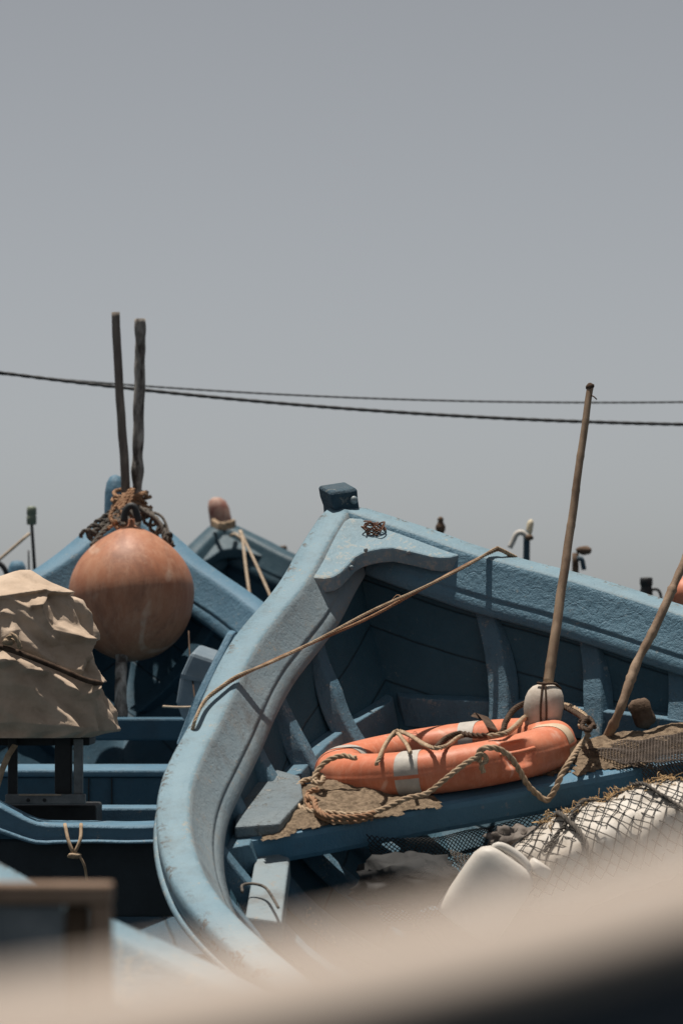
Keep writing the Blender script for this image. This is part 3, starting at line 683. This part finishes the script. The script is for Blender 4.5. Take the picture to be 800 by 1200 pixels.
# net draped over the right end of the bench
def drape(u, v):
    x = .30 + .62 * u; q = v * .34
    j = .012 * noise.noise(Vector((u * 8, v * 6, 4)))
    if q < .17 + .05 * math.sin(u * 8): return W(x - .06 * (1 - v), 1.10 + q, -.478 + j)
    return W(x + .03 * v, 1.285 + .25 * (q - .17) + j, -.478 - 1.0 * (q - .17) + j)
tag(mk('fishing_net', net(drape, 62, 24, .0016), M['net_brown']), 'brown fishing net draped over the right end of the bench', 'net')
tag(mk('cord', tube([MB.on(u, v, 2, -.53) for (u, v) in [(284, 1046), (284, 1038), (296, 1036), (310, 1040), (318, 1050), (326, 1064)]], .004, 7, .01), M['rope_grey']), 'grey cord loop on the pale knee at the left end of the bench', 'cord')

# ------------------------------------------------------------ the boat behind on the left
LA = P(152, 600, 15.6)
LB = Boat('wooden_boat', 'dark blue boat on the left with an orange buoy hung from its bow', LA, R(3), R(17), R(1.5), bs=.86, L=3.5, zs=1.15, group='blue wooden boats crowded in the harbour', jig=3)
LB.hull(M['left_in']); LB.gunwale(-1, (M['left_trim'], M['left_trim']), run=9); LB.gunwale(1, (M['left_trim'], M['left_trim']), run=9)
for t in (.5, .8, 1.15, 1.5, 1.9):
    for sg in (-1, 1): LB.rib(sg, t, M['left_in'])
LB.transom(M['left_in'])
def Lbox(name, u0, u1, v0, v1, Y, depth, mat, vb=None, lift=0, parent=None):
    """beam seen square on: front face u0..u1 by v0..v1, running back by depth"""
    p = [P(u0, v0, Y), P(u1, v0, Y), P(u1, v1, Y), P(u0, v1, Y)]
    return mk(name, prism([Vector(q) for q in p], (0, depth, lift)), mat, parent or LB.root, smooth=False, bevel=.008)
sh = []
for (z, r) in ((-.3, .045), (0, .045), (.08, .043), (.12, .036), (.145, .022), (.152, .006)): sh.append((r, z))
hd = mk('stem_post', lathe(sh, P(135, 600, 15.72), 16, ((1, 0, 0), (0, 1.3, 0), (0, 0, 1))), M['left_trim'], LB.root)
Lbox('thwart', -120, 230, 842, 868, 14.5, .25, M['left_shade'])
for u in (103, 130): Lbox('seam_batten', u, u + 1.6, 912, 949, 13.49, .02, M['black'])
Lbox('thwart', -120, 260, 911, 950, 13.5, .04, M['left_shade'])
Lbox('thwart_lit_top', -120, 260, 902.5, 911, 13.49, .30, M['left_trim'], lift=.012)  # sunlit bench top put into a paler paint than the front
Lbox('crossbeam', 114, 260, 947, 967, 12.9, .12, M['left_trim'], lift=.006)
Lbox('engine_bed', -60, 113, 944, 968, 12.45, .30, M['black'])
# stern rail with its raised left shoulder
rail = []
for (u, v, k) in [(-60, 925, 1.9), (-20, 936, 1.7), (10, 950, 1.35), (35, 962, 1.1), (55, 967, 1.0), (110, 968, 1), (190, 968, 1), (240, 968, 1)]:
    p = Vector(P(u, v, 12.1)); rail.append((p, k))
RV = []
pp = smooth_path([p for p, k in rail], .03); kk = np.interp(np.linspace(0, 1, len(pp)), np.linspace(0, 1, len(rail)), [k for p, k in rail])
for p, k in zip(pp, kk):
    p = Vector(p)
    for (y, z) in ((.10, .012), (-.004, .004), (-.014, -.006), (-.004, -.040 * k), (-.026, -.045 * k), (-.028, -.054 * k), (.10, -.054 * k)):
        RV.append(p + Vector((0, y, z + .004 * noise.noise(p * 7))))
mk('stern_rail', loft_idx(RV, len(pp), 7), M['left_trim'], LB.root, bevel=.004)
Lbox('stern_board', -60, 240, 984, 1075, 12.13, .03, M['stern_dark'])
# lashed buoy on the bow with two upright poles
by_c = Vector(P(154, 697, 15.1)); br = 73.5 * 15.1 / FPX
buoy = thing('buoy', 'big round faded orange buoy hanging at the bow of the left boat', 'buoy', by_c - Vector((0, 0, br)))
prof = [(.004, -1.07 * br)]
for k in range(1, 41):
    t = -PI / 2 + PI * k / 41; zz = math.sin(t) * 1.06 if t < 0 else math.sin(t) * 1.0
    r = math.cos(t); 
    if t > .75: zz += .11 * ((t - .75) / (PI / 2 - .75)) ** 2
    prof.append((r * br, zz * br))
prof += [(.055 * br, 1.13 * br), (.05 * br, 1.2 * br), (.01, 1.21 * br)]
prof = [(r * (1 + .006 * noise.noise(Vector((z * 9, 0, 0)))), z) for r, z in prof]
prof[16] = (prof[16][0] * 1.006, prof[16][1])
mk('buoy_body', lathe(prof, by_c, 64), M['buoy'], buoy)
tp = by_c + Vector((0, 0, 1.16 * br))
mk('buoy_lug', tube([tp + Vector((-.03, -.02, 0)), tp + Vector((-.02, -.02, .05)), tp + Vector((.01, -.02, .06)), tp + Vector((.03, -.02, 0))], .014, 10, .01), M['black'], buoy)
q1 = [P(146, 640, 15.45), P(147, 572, 15.42), P(144, 520, 15.42), P(140, 460, 15.42), P(138, 415, 15.42), P(135.5, 366, 15.42)]
tag(mk('wooden_pole', tube(q1, .0185, 12, .02, rf=lambda t: (1.05 - .12 * t) * (1 + .07 * noise.noise(Vector((t * 14, 1, 0)))), wob=.003), M['darkpole']), 'upright smooth dark pole, left of the two lashed at the left bow', 'pole', group='poles lashed upright at the left bow')
q2 = [P(142, 842, 14.9), P(142, 775, 15.0), P(156, 640, 15.44), P(161, 572, 15.46), P(162, 520, 15.46), P(163, 470, 15.46), P(164, 420, 15.46), P(164, 373, 15.46)]
tag(mk('wooden_pole', tube(q2, .0215, 12, .016, rf=lambda t: (1.12 - .1 * t) * (1 + .30 * noise.noise(Vector((t * 28, 5, 0)))), wob=.005, seed=3), M['bark']), 'upright knobbly grey barked pole, right of the two lashed at the left bow', 'pole', group='poles lashed upright at the left bow')
lash = []
rn = random.Random(4)
for k in range(9):
    y = 15.36; a = k / 9
    c = Vector(P(153 + rn.uniform(-3, 3), 578 + 3.6 * k, 15.43)); q = []
    for j in range(9):
        an = j / 8 * 2 * PI; q.append(c + Vector((math.cos(an) * (.065 + rn.uniform(-.008, .01)), math.sin(an) * .06, .012 * math.sin(an + k) + rn.uniform(-.008, .008))))
    lash.append(rope(q, .0085))
for k in range(6):
    lash.append(rope([P(150 + rn.uniform(-8, 8), 576 + rn.uniform(-3, 6), 15.33), P(144 + rn.uniform(-8, 8), 592, 15.28), P(138 + rn.uniform(-10, 14), 604 + rn.uniform(-4, 6), 15.24), P(132 + rn.uniform(-6, 18), 616 + rn.uniform(-5, 5), 15.2)], .0075))
tag(mk('rope', join(*lash), M['rope_orange']), 'orange brown rope lashing the two upright poles to the left bow', 'rope')
def wrap(u0, v0, u1, v1, Y0, Y1, turns, r, rad, seed):
    a, b = Vector(P(u0, v0, Y0)), Vector(P(u1, v1, Y1)); d = (b - a).normalized(); x = d.cross(Vector((0, 0, 1))).normalized(); y = d.cross(x); q = []
    for k in range(turns * 8 + 1):
        an = k / 8 * 2 * PI; c = a.lerp(b, k / (turns * 8)); q.append(c + (x * math.cos(an) + y * math.sin(an)) * rad * (1 + .18 * noise.noise(Vector((k * .3, seed, 0)))))
    return rope(q, r)
tag(mk('rope', join(wrap(140, 600, 101, 630, 15.42, 15.2, 5, .009, .026, 1), rope([P(146, 596, 15.35), P(126, 612, 15.3), P(104, 628, 15.2)], .015), rope([P(138, 606, 15.3), P(122, 622, 15.2), P(108, 640, 15.12)], .012)), M['rope_grey']), 'thick dark rope wound along the left gunwale beside the buoy', 'rope')
tag(mk('rope', join(wrap(166, 598, 198, 634, 15.42, 15.2, 4, .008, .024, 2), rope([P(160, 594, 15.35), P(180, 606, 15.3), P(202, 640, 15.2)], .014), rope([P(172, 600, 15.3), P(188, 614, 15.25), P(193, 640, 15.2)], .008), rope([P(170, 598, 15.35), P(190, 606, 15.3), P(200, 632, 15.2)], .006)), M['rope_grey']), 'thick dark rope wound along the right gunwale beside the buoy', 'rope')
tag(mk('rope', join(*[rope([P(140 + k * 3, 612 + 4 * math.sin(k), 15.2), P(134 + k * 4, 604, 15.25), P(148 + k * 3, 596, 15.25), P(160 + k, 610, 15.2), P(150 + 2 * k, 618, 15.15)], .0065, seed=k) for k in range(5)]), M['rope_grey']), 'bundled grey rope turns tied on top of the buoy', 'rope')
# gear in that boat
tb = thing('plastic_tub', 'blue grey angular plastic can wedged in the left boat', 'can', P(228, 838, 13.9))
mk('tub_body', prism([P(224, 764, 13.9), P(260, 776, 13.9), P(252, 800, 13.9), P(238, 838, 13.9), P(214, 846, 13.9), P(206, 824, 13.9), P(211, 792, 13.9)], (.02, .22, .03)), M['tub'], tb, smooth=False, bevel=.015)
mk('tub_band', prism([P(212, 790, 13.885), P(253, 798, 13.885), P(252, 802, 13.885), P(211, 795, 13.885)], (0, .012, 0)), M['tub'], tb, smooth=False)
tag(mk('plank', prism([P(266, 741, 13.7), P(274, 743, 13.7), P(236, 822, 13.5), P(214, 880, 13.4), P(206, 872, 13.4), P(228, 815, 13.5)], (.01, .05, .01)), M['left_trim'], smooth=False, bevel=.006), 'narrow blue plank leaning inside the left boat behind the front boat', 'plank')
tag(mk('cord', tube([P(221, 740, 14.2), P(223, 775, 14.0), P(229, 825, 13.8)], .003, 6, .03), M['rope_dark']), 'thin dark cord hanging below the buoy by the plastic can', 'cord')
tag(mk('thin_stick', tube([P(191, 828, 13.6), P(212, 829, 13.55), P(238, 828, 13.5)], .004, 6, .03), M['cord_pale']), 'thin pale stick lying level in the left boat', 'stick')
tag(mk('cord', join(tube([P(76, 966, 12.07), P(80, 985, 12.03), P(86, 1000, 12.02)], .006, 7, .02), tube([P(95, 966, 12.07), P(94, 984, 12.03), P(87, 1001, 12.02)], .006, 7, .02), lump(P(87, 1003, 12.02), .022, .012, .01, .4, 4, 10, 8), tube([P(92, 1001, 12.02), P(99, 1015, 12.02), P(102, 1032, 12.03)], .0045, 7, .02)), M['rope']), 'knotted brown cord tied over the stern rail of the left boat', 'cord')

# ------------------------------------------------------------ engine under canvas on a stand
eb = 12.35
stn = thing('engine_stand', 'dark steel stand under the tan canvas cover', 'stand', P(50, 946, eb))
def Sbar(u0, u1, v0, v1, y, d, mt, name='bar'):
    return mk(name, prism([P(u0, v0, y), P(u1, v0, y), P(u1, v1, y), P(u0, v1, y)], (0, d, 0)), mt, stn, smooth=False, bevel=.004)
Sbar(9, 20, 862, 935, eb, .03, M['black'], 'leg'); Sbar(64, 84, 862, 931, eb + .02, .05, M['black'], 'leg'); Sbar(86, 97, 866, 931, eb, .03, M['steel'], 'leg'); Sbar(-30, -12, 862, 940, eb, .03, M['black'], 'leg')
Sbar(-40, 105, 858, 874, eb + .03, .30, M['black'], 'top_rail')
Sbar(6, 100, 931, 943, eb - .02, .04, M['steel'], 'base_rail')
Sbar(22, 72, 931, 933, eb - .024, .003, M['cord_pale'], 'lit_edge')  # pale strip painting the sunlit top edge of the base rail
for u in (33, 52): mk('bolt', lump(P(u, 938, eb - .022), .006, .004, .006, .1, 3, 8, 6), M['black'], stn)
tag(mk('strap', join(loft_idx([q for (u, v, y) in ((18, 872, 12.3), (10, 884, 12.28), (3, 900, 12.27), (-4, 922, 12.27)) for q in (Vector(P(u - 3.5, v, y)), Vector(P(u + 3.5, v + 2, y)), Vector(P(u + 3.5, v + 2, y + .01)), Vector(P(u - 3.5, v, y + .01)))], 4, 4)), M['rope'], bevel=.002), 'tan strap hanging from the left of the engine stand', 'strap')
FOLDS = [  # crease lines on the cover: sight-line points, height, half width above, half width below
    ([(-60, 708), (-20, 703), (5, 698), (30, 694), (45, 691), (62, 695), (84, 693)], .034, 20, 6),
    ([(14, 702), (22, 707), (33, 712), (45, 707), (54, 699)], .020, 9, 6),
    ([(44, 710), (50, 724), (63, 738), (88, 748), (112, 750)], .026, 15, 8),
    ([(84, 697), (96, 724), (102, 745), (96, 765), (86, 785)], .022, 13, 9),
    ([(-40, 730), (-6, 722), (4, 716), (14, 722), (16, 738), (10, 748)], .020, 9, 8),
    ([(-40, 782), (0, 777), (16, 773), (30, 784), (58, 787), (74, 801), (94, 815), (110, 800)], .034, 24, 9),
    ([(20, 765), (50, 776), (80, 792), (112, 804)], -.018, 8, 8),
    ([(108, 802), (104, 820), (116, 838), (130, 856)], .024, 14, 9),
    ([(60, 700), (66, 722), (60, 738)], -.016, 12, 12),
    ([(98, 770), (90, 788), (94, 800)], .016, 8, 7),
    ([(-30, 850), (20, 846), (60, 850), (100, 853)], .012, 14, 10),
    ([(30, 672), (36, 684), (44, 690)], .012, 8, 8),
    ([(62, 805), (70, 830), (66, 856)], .012, 16, 16), ([(10, 790), (16, 820), (8, 850)], .010, 14, 14)]
def fold(uv):
    x, y = uv; h = 0
    for pts, amp, wa, wb in FOLDS:
        best = 1e9; up = False
        for (x0, y0), (x1, y1) in zip(pts[:-1], pts[1:]):
            dx, dy = x1 - x0, y1 - y0; t = max(0, min(1, ((x - x0) * dx + (y - y0) * dy) / (dx * dx + dy * dy))); ex, ey = x - x0 - t * dx, y - y0 - t * dy
            d = math.hypot(ex, ey)
            if d < best: best = d; up = ey < 0
        q = max(0, 1 - best / (wa if up else wb))
        h += amp * 1.3 * q ** 1.4 * (.75 + .5 * noise.noise(Vector((x * .06, y * .06, 3))))
    return h
def facet(x, z, cell, amp, sd):
    """offset of crumpled cloth: flat facets meeting at sharp creases (linear over a skewed triangle lattice)"""
    x, z = x / cell + .5 * z / cell, z / cell; i, j = math.floor(x), math.floor(z); f, g = x - i, z - j
    def h(a, b): return noise.cell(Vector((a * 1.0 + .5, b * 1.0 + .5, sd * 3 + .5)))
    if f + g < 1: return amp * (h(i, j) * (1 - f - g) + h(i + 1, j) * f + h(i, j + 1) * g)
    return amp * (h(i + 1, j + 1) * (f + g - 1) + h(i + 1, j) * (1 - g) + h(i, j + 1) * (1 - f))
def tarp():
    out = [(864, -75, 108), (862, -75, 118), (856, -74, 134), (835, -72, 128), (815, -70, 120), (800, -70, 117), (780, -69, 112), (755, -68, 105), (735, -66, 99), (715, -62, 92), (703, -58, 86), (697, -54, 78), (690, -42, 66), (682, -24, 56), (675, 0, 47), (670, 14, 39), (668, 24, 34)]
    V = []; n = 300; vs_ = np.linspace(863.5, 668, 190); rv = random.Random(2)
    for v in vs_:
        l = np.interp(v, [o[0] for o in out][::-1], [o[1] for o in out][::-1]); r = np.interp(v, [o[0] for o in out][::-1], [o[2] for o in out][::-1])
        c = Vector(P((l + r) / 2, v, 12.45)); rx = (r - l) / 2 * 12.45 / FPX; ry = min(.22, rx * .85)
        for j in range(n):
            a = 2 * PI * j / n; ca, sa = math.cos(a), math.sin(a); e = .75
            d = Vector((math.copysign(abs(ca) ** e, ca) * rx, math.copysign(abs(sa) ** e, sa) * ry, 0)); p = c + d
            w1 = noise.noise_vector(p * 6); k = facet(p.x * 1.2 + p.y * 1.4 + w1.x * .05, p.z + w1.z * .05, .085, .021, 1) + facet(p.x + p.y * 1.3 + w1.y * .02, p.z * 1.1 - p.x * .5, .036, .0045, 2)
            k += .013 * max(0, min(1, (v - 812) / 40)) * math.sin(a * 15 + 2.5 * noise.noise(Vector((p.x * 6, p.y * 6, 2)))) - .008 * math.exp(-((v - (800 + (px(p)[0] - 118) * .33)) / 9) ** 2)
            k *= min(1, (abs(v - 668) + 4) / 18)
            if sa < .25: k += fold(px(p))
            V.append(p + d.normalized() * k)
    return loft_idx(V, len(vs_), n)
tarp_t = thing('canvas_cover', 'tan crumpled canvas tied over an engine at the left edge', 'cover', P(50, 862, 12.45))
mk('canvas', tarp(), M['canvas'], tarp_t)
mk('tie_rope', tube([P(-60, 752, 12.25), P(-20, 755, 12.2), P(6, 760, 12.19), P(30, 768, 12.19), P(70, 784, 12.2), P(100, 797, 12.23), P(118, 801, 12.32)], .009, 8, .02), M['rope_dark'], tarp_t)
mk('knot', join(lump(P(10, 752, 12.18), .02, .015, .012, .4, 4, 10, 8), rope([P(6, 752, 12.18), P(14, 744, 12.17), P(20, 750, 12.17), P(24, 760, 12.18)], .008)), M['rope'], tarp_t)

# ------------------------------------------------------------ boat behind in the middle
CA = P(262, 617, 20.0)
CB = Boat('wooden_boat', 'dark teal boat bow in the gap between the two blue boats', CA, R(14), R(15), R(-4), bs=.95, L=4.2, group='blue wooden boats crowded in the harbour', jig=7)
CB.hull(M['left_in']); CB.gunwale(-1, (M['teal'], M['teal']), run=9); CB.gunwale(1, (M['teal'], M['teal']), run=9); CB.transom(M['teal'])
CB.part('breasthook', prism([(x * .85, -t * .8, -.02 - .33 * t) for x, t in inner] + [(.16, -.16, -.07), (0, .02, -.02), (-.16, -.16, -.07)], (0, 0, -.05)), M['teal'], smooth=False, bevel=.006)
hp = P(260, 617, 20.05)
mk('stem_post', lathe([(.06, -.2), (.062, -.05), (.058, .04), (.056, .1), (.045, .135), (.025, .152), (.006, .156)], hp, 16, ((1, 0, 0), (0, 1, 0), (-.18, 0, .98))), M['pinkhead'], CB.root)
tag(mk('rope', join(*[rope([P(248 + i, 612 + k * 2.2, 19.92) if False else P(250, 610 + 2.5 * k, 19.95), P(258, 614 + 2.5 * k, 19.85), P(268, 613 + 2.5 * k, 19.86), P(274, 611 + 2.5 * k, 19.95)], .012) for i, k in ((0, 0), (1, 1), (2, 2))]), M['rope']), 'tan rope turns round the pink stem head of the teal boat', 'rope')
tag(mk('rope', join(tube([P(281, 622, 19.85), P(284, 632, 19.8), P(288, 665, 19.6), P(293, 702, 19.4)], .0075, 7, .05), tube([P(282, 622, 19.85), P(287, 634, 19.8), P(303, 668, 19.55), P(319, 704, 19.3)], .0065, 7, .05), tube([P(270, 628, 19.85), P(276, 626, 19.82), P(284, 634, 19.8)], .009, 7, .05)), M['cord_pale']), 'two pale cords hanging from the bow of the teal boat', 'rope')
tag(mk('wooden_stub', prism([P(323, 644, 20.3), P(326, 640, 20.3), P(336, 639, 20.3), P(336.5, 700, 20.3), P(323, 700, 20.3)], (0, .08, 0)), M['brown'], smooth=False, bevel=.01), 'short brown post end above the right gunwale of the teal boat', 'post')

# ------------------------------------------------------------ things rising behind the right gunwale, from a boat lying beyond
QB = Boat('wooden_boat', 'low boat lying hidden behind the right side of the front boat', P(395, 674, 17.6), R(82), R(2), 0, bs=.8, L=5.3, group='blue wooden boats crowded in the harbour', jig=11)
QB.hull(M['teal']); QB.gunwale(-1, (M['teal'], M['teal']), run=9); QB.gunwale(1, (M['teal'], M['teal']), run=9); QB.transom(M['teal'])
def post(name, label, cat, u, v0, v1, u1, w, mat, Y):
    r = thing(name, label, cat, P(u1, v1, Y)); k = Y / FPX
    mk('shaft', tube([P(u1, v1, Y), P((u + u1) / 2, (v0 + v1) / 2, Y), P(u, v0, Y)], w * k / 2, 10, .05, rf=lambda t: 1.1 - .2 * t), mat, r)
    return r, k
r, k = post('post', 'tiny dark pointed finial just above the right gunwale near the bow', 'post', 516, 622, 840, 516, 6, M['brown'], 17.9)
mk('finial', lathe([(.01, -.03), (.022, -.005), (.024, .012), (.014, .03), (.012, .038), (.016, .046), (.006, .058)], P(516, 620, 17.9), 14), M['brown'], r)
r, k = post('post', 'dark post with a cream capped tip and a bent white pipe', 'post', 617, 622, 840, 614, 9, M['stem'], 17.9)
mk('cap', lathe([(.013, -.03), (.016, 0), (.016, .03), (.011, .045), (.004, .05)], P(620, 621, 17.9), 14, ((1, 0, 0), (0, 1, 0), (.15, 0, .98))), M['cream'], r)
mk('pipe', tube([P(618, 629, 17.85), P(611, 624, 17.85), P(605, 626, 17.85), P(601, 634, 17.85), P(597, 642, 17.85)], .013, 10, .01), M['white'], r)
mk('clamp', lump(P(620, 630, 17.84), .02, .015, .014, .3, 3, 10, 8), M['brown'], r)
r, k = post('post', 'brown forked post just right of the bamboo pole', 'post', 674, 648, 840, 674, 9, M['brown'], 17.9)
mk('head', lump(P(684, 645, 17.88), .036, .025, .02, .35, 3, 14, 10, seed=2), M['brown'], r)
mk('fitting', tube([P(676, 655, 17.84), P(681, 655, 17.84), P(683, 662, 17.84), P(684, 668, 17.84)], .012, 8, .01), M['stem'], r)
eg = thing('engine', 'small black engine filler with a curved hose above the right gunwale', 'engine', P(756, 760, 17.9))
mk('casing', lump(P(752, 712, 17.95), .11, .10, .05, .1, 2, 24, 12), M['black'], eg)
mk('mount', tube([P(752, 712, 17.95), P(752, 840, 17.95)], .045, 10, .05), M['black'], eg)
mk('filler', lathe([(.03, -.06), (.03, .0), (.026, .012), (.026, .022), (.03, .026), (.03, .055), (.026, .06), (.005, .062)], P(757, 692, 17.9), 18), M['black'], eg)
mk('hose', tube([P(762, 691, 17.88), P(770, 691, 17.88), P(774, 698, 17.88), P(774, 712, 17.88)], .007, 8, .01), M['black'], eg)
sb = thing('buoy', 'small orange buoy cut by the right edge of the picture', 'buoy', P(801, 840, 17.7))
mk('buoy_body', lathe([(.004, -.075), (.03, -.068), (.055, -.045), (.066, -.01), (.064, .02), (.05, .048), (.028, .066), (.012, .074), (.010, .084), (.004, .086)], P(801, 697, 17.7), 28), M['orange'], sb)
mk('stick', tube([P(801, 712, 17.7), P(802, 840, 17.7)], .014, 8, .05), M['brown'], sb)

# ------------------------------------------------------------ things at the far left
FB = Boat('wooden_boat', 'small dark boat far left behind the canvas cover', P(20, 676, 18.5), R(-8), R(12), R(3), bs=.6, L=4.5, group='blue wooden boats crowded in the harbour', jig=15)
FB.hull(M['left_in']); FB.gunwale(-1, (M['black'], M['black']), run=9); FB.gunwale(1, (M['left_trim'], M['left_trim']), run=9); FB.transom(M['left_in'])
mk('stem_post', lathe([(.045, -.3), (.045, 0), (.042, .04), (.028, .065), (.005, .07)], P(20, 674, 18.55), 14), M['left_trim'], FB.root)
r, k = post('post', 'thin dark post with a dented green tin on its top', 'post', 37, 612, 720, 44, 4.2, M['black'], 18.2)
mk('tin', lathe([(.015, -.045), (.023, -.042), (.024, -.006), (.021, -.002), (.021, .002), (.024, .006), (.023, .034), (.017, .043), (.012, .044), (.004, .04)], P(37, 604, 18.2), 16), M['green'], r)
tag(mk('thin_pole', tube([P(-30, 679, 18.1), P(0, 655, 18.15), P(35, 625, 18.18)], .0075, 8, .05), M['cord_pale']), 'pale thin pole slanting up to the green topped post', 'pole')
tag(mk('rod', tube([P(33.5, 645, 18.3), P(34.5, 700, 18.3)], .0045, 6, .05), M['black']), 'short thin black rod beside the green topped post', 'rod')
tag(mk('bent_hose', tube([P(-12, 656, 18.3), P(0, 661, 18.3), P(6, 668, 18.3), P(10, 682, 18.3), P(10, 700, 18.3)], .013, 8, .02), M['black']), 'black bent hose at the left edge above the canvas', 'hose')

# ------------------------------------------------------------ overhead cables
def cable(pts, Y, r, lay, lobes):
    c = [P(u, v, Y + 0.0006 * (u - 400)) for u, v in pts]; return tube([Vector(p) for p in c], r, 8, lay / 7, lay, lobes)
x = np.arange(-900, 1701, 100); 
def fitc(p): co = np.polyfit([a for a, b in p], [b for a, b in p], 2); return [(float(a), float(np.polyval(co, a))) for a in x]
tag(mk('cable', cable(fitc([(0, 437), (130, 452), (260, 466), (400, 478.5), (600, 491), (800, 497)]), 17, .0085, .12, 2), M['black']), 'thicker dark twisted overhead cable, the lower of the two', 'cable', group='overhead cables')
tag(mk('cable', cable(fitc([(0, 437.5), (170, 453), (280, 460), (400, 465), (600, 470), (800, 471.5)]), 17.6, .0048, .09, 2), M['black']), 'thinner dark overhead cable, the upper of the two', 'cable', group='overhead cables')

# ------------------------------------------------------------ nearest things, out of focus
DB = Boat('wooden_boat', 'pale blue boat at the lower left in front of the stern rail', P(-160, 950, 7.0), R(28), R(8), 0, bs=.7, L=4.5, group='blue wooden boats crowded in the harbour', jig=21)
DB.hull(M['left_in']); DB.gunwale(-1, (M['cap'], M['cap']), run=9); DB.gunwale(1, (M['cap'], M['cap']), run=9); DB.transom(M['left_in'])
cr = thing('wooden_crate', 'blurred brown wooden crate with grey sides at the lower left', 'crate', P(30, 1180, 4.6))
def cb(name, u0, u1, v0, v1, y, d, mt): return mk(name, prism([P(u0, v0, y), P(u1, v0, y), P(u1, v1, y), P(u0, v1, y)], (0, d, 0)), mt, cr, smooth=False, bevel=.004)
cb('top_rail', -60, 131, 1036, 1060, 4.5, .05, M['frametan']); cb('post', 106, 130, 1060, 1190, 4.505, .04, M['frametan'])
cb('side_panel', -60, 74, 1061, 1190, 4.512, .02, M['greypanel']); cb('slat', 75, 105, 1061, 1190, 4.53, .02, M['brown'])
cb('back_rail', -60, 131, 1040, 1062, 4.85, .05, M['frametan']); cb('post', 106, 130, 1062, 1190, 4.85, .04, M['frametan'])
# the gunwale we look over
NBt = thing('wooden_boat', 'nearest boat, its bleached tan rail blurred across the bottom edge', 'boat', P(400, 1250, 1.15), group='blue wooden boats crowded in the harbour')
def rail_top(u): return 1160 - .125 * u - .0001 * u * u if 0 <= u <= 900 else (1160 - .125 * u if u < 0 else 966.5 - .305 * min(u - 900, 300))
def rail_low(u): return rail_top(u) + 84
sec = []
for u in np.linspace(-2400, 2600, 70):
    tp_, lo_ = Vector(P(u, rail_top(u), .85)), Vector(P(u, rail_low(u), .79)); n_ = .0012 * noise.noise(tp_ * 9)
    sec += [lo_ + Vector((0, 0, n_)), lo_.lerp(tp_, .2) + Vector((0, 0, .004)), lo_.lerp(tp_, .7) + Vector((0, 0, .004 + n_)), tp_, tp_ + Vector((0, .03, -.004)), tp_ + Vector((0, .034, -.03)), lo_ + Vector((0, .01, -.006))]
mk('gunwale', loft_idx(sec, 70, 7), M['tanwood'], NBt)
sec = []
for u in np.linspace(-2400, 2600, 40):
    p = Vector(P(u, rail_low(u), .79)) + Vector((0, .014, -.0075))
    sec += [p, p + Vector((0, .05, 0)), Vector((p.x, p.y + .12, -.3)), Vector((p.x, p.y + .02, -.3))]
mk('hull', loft_idx(sec, 40, 4), M['navy'], NBt)
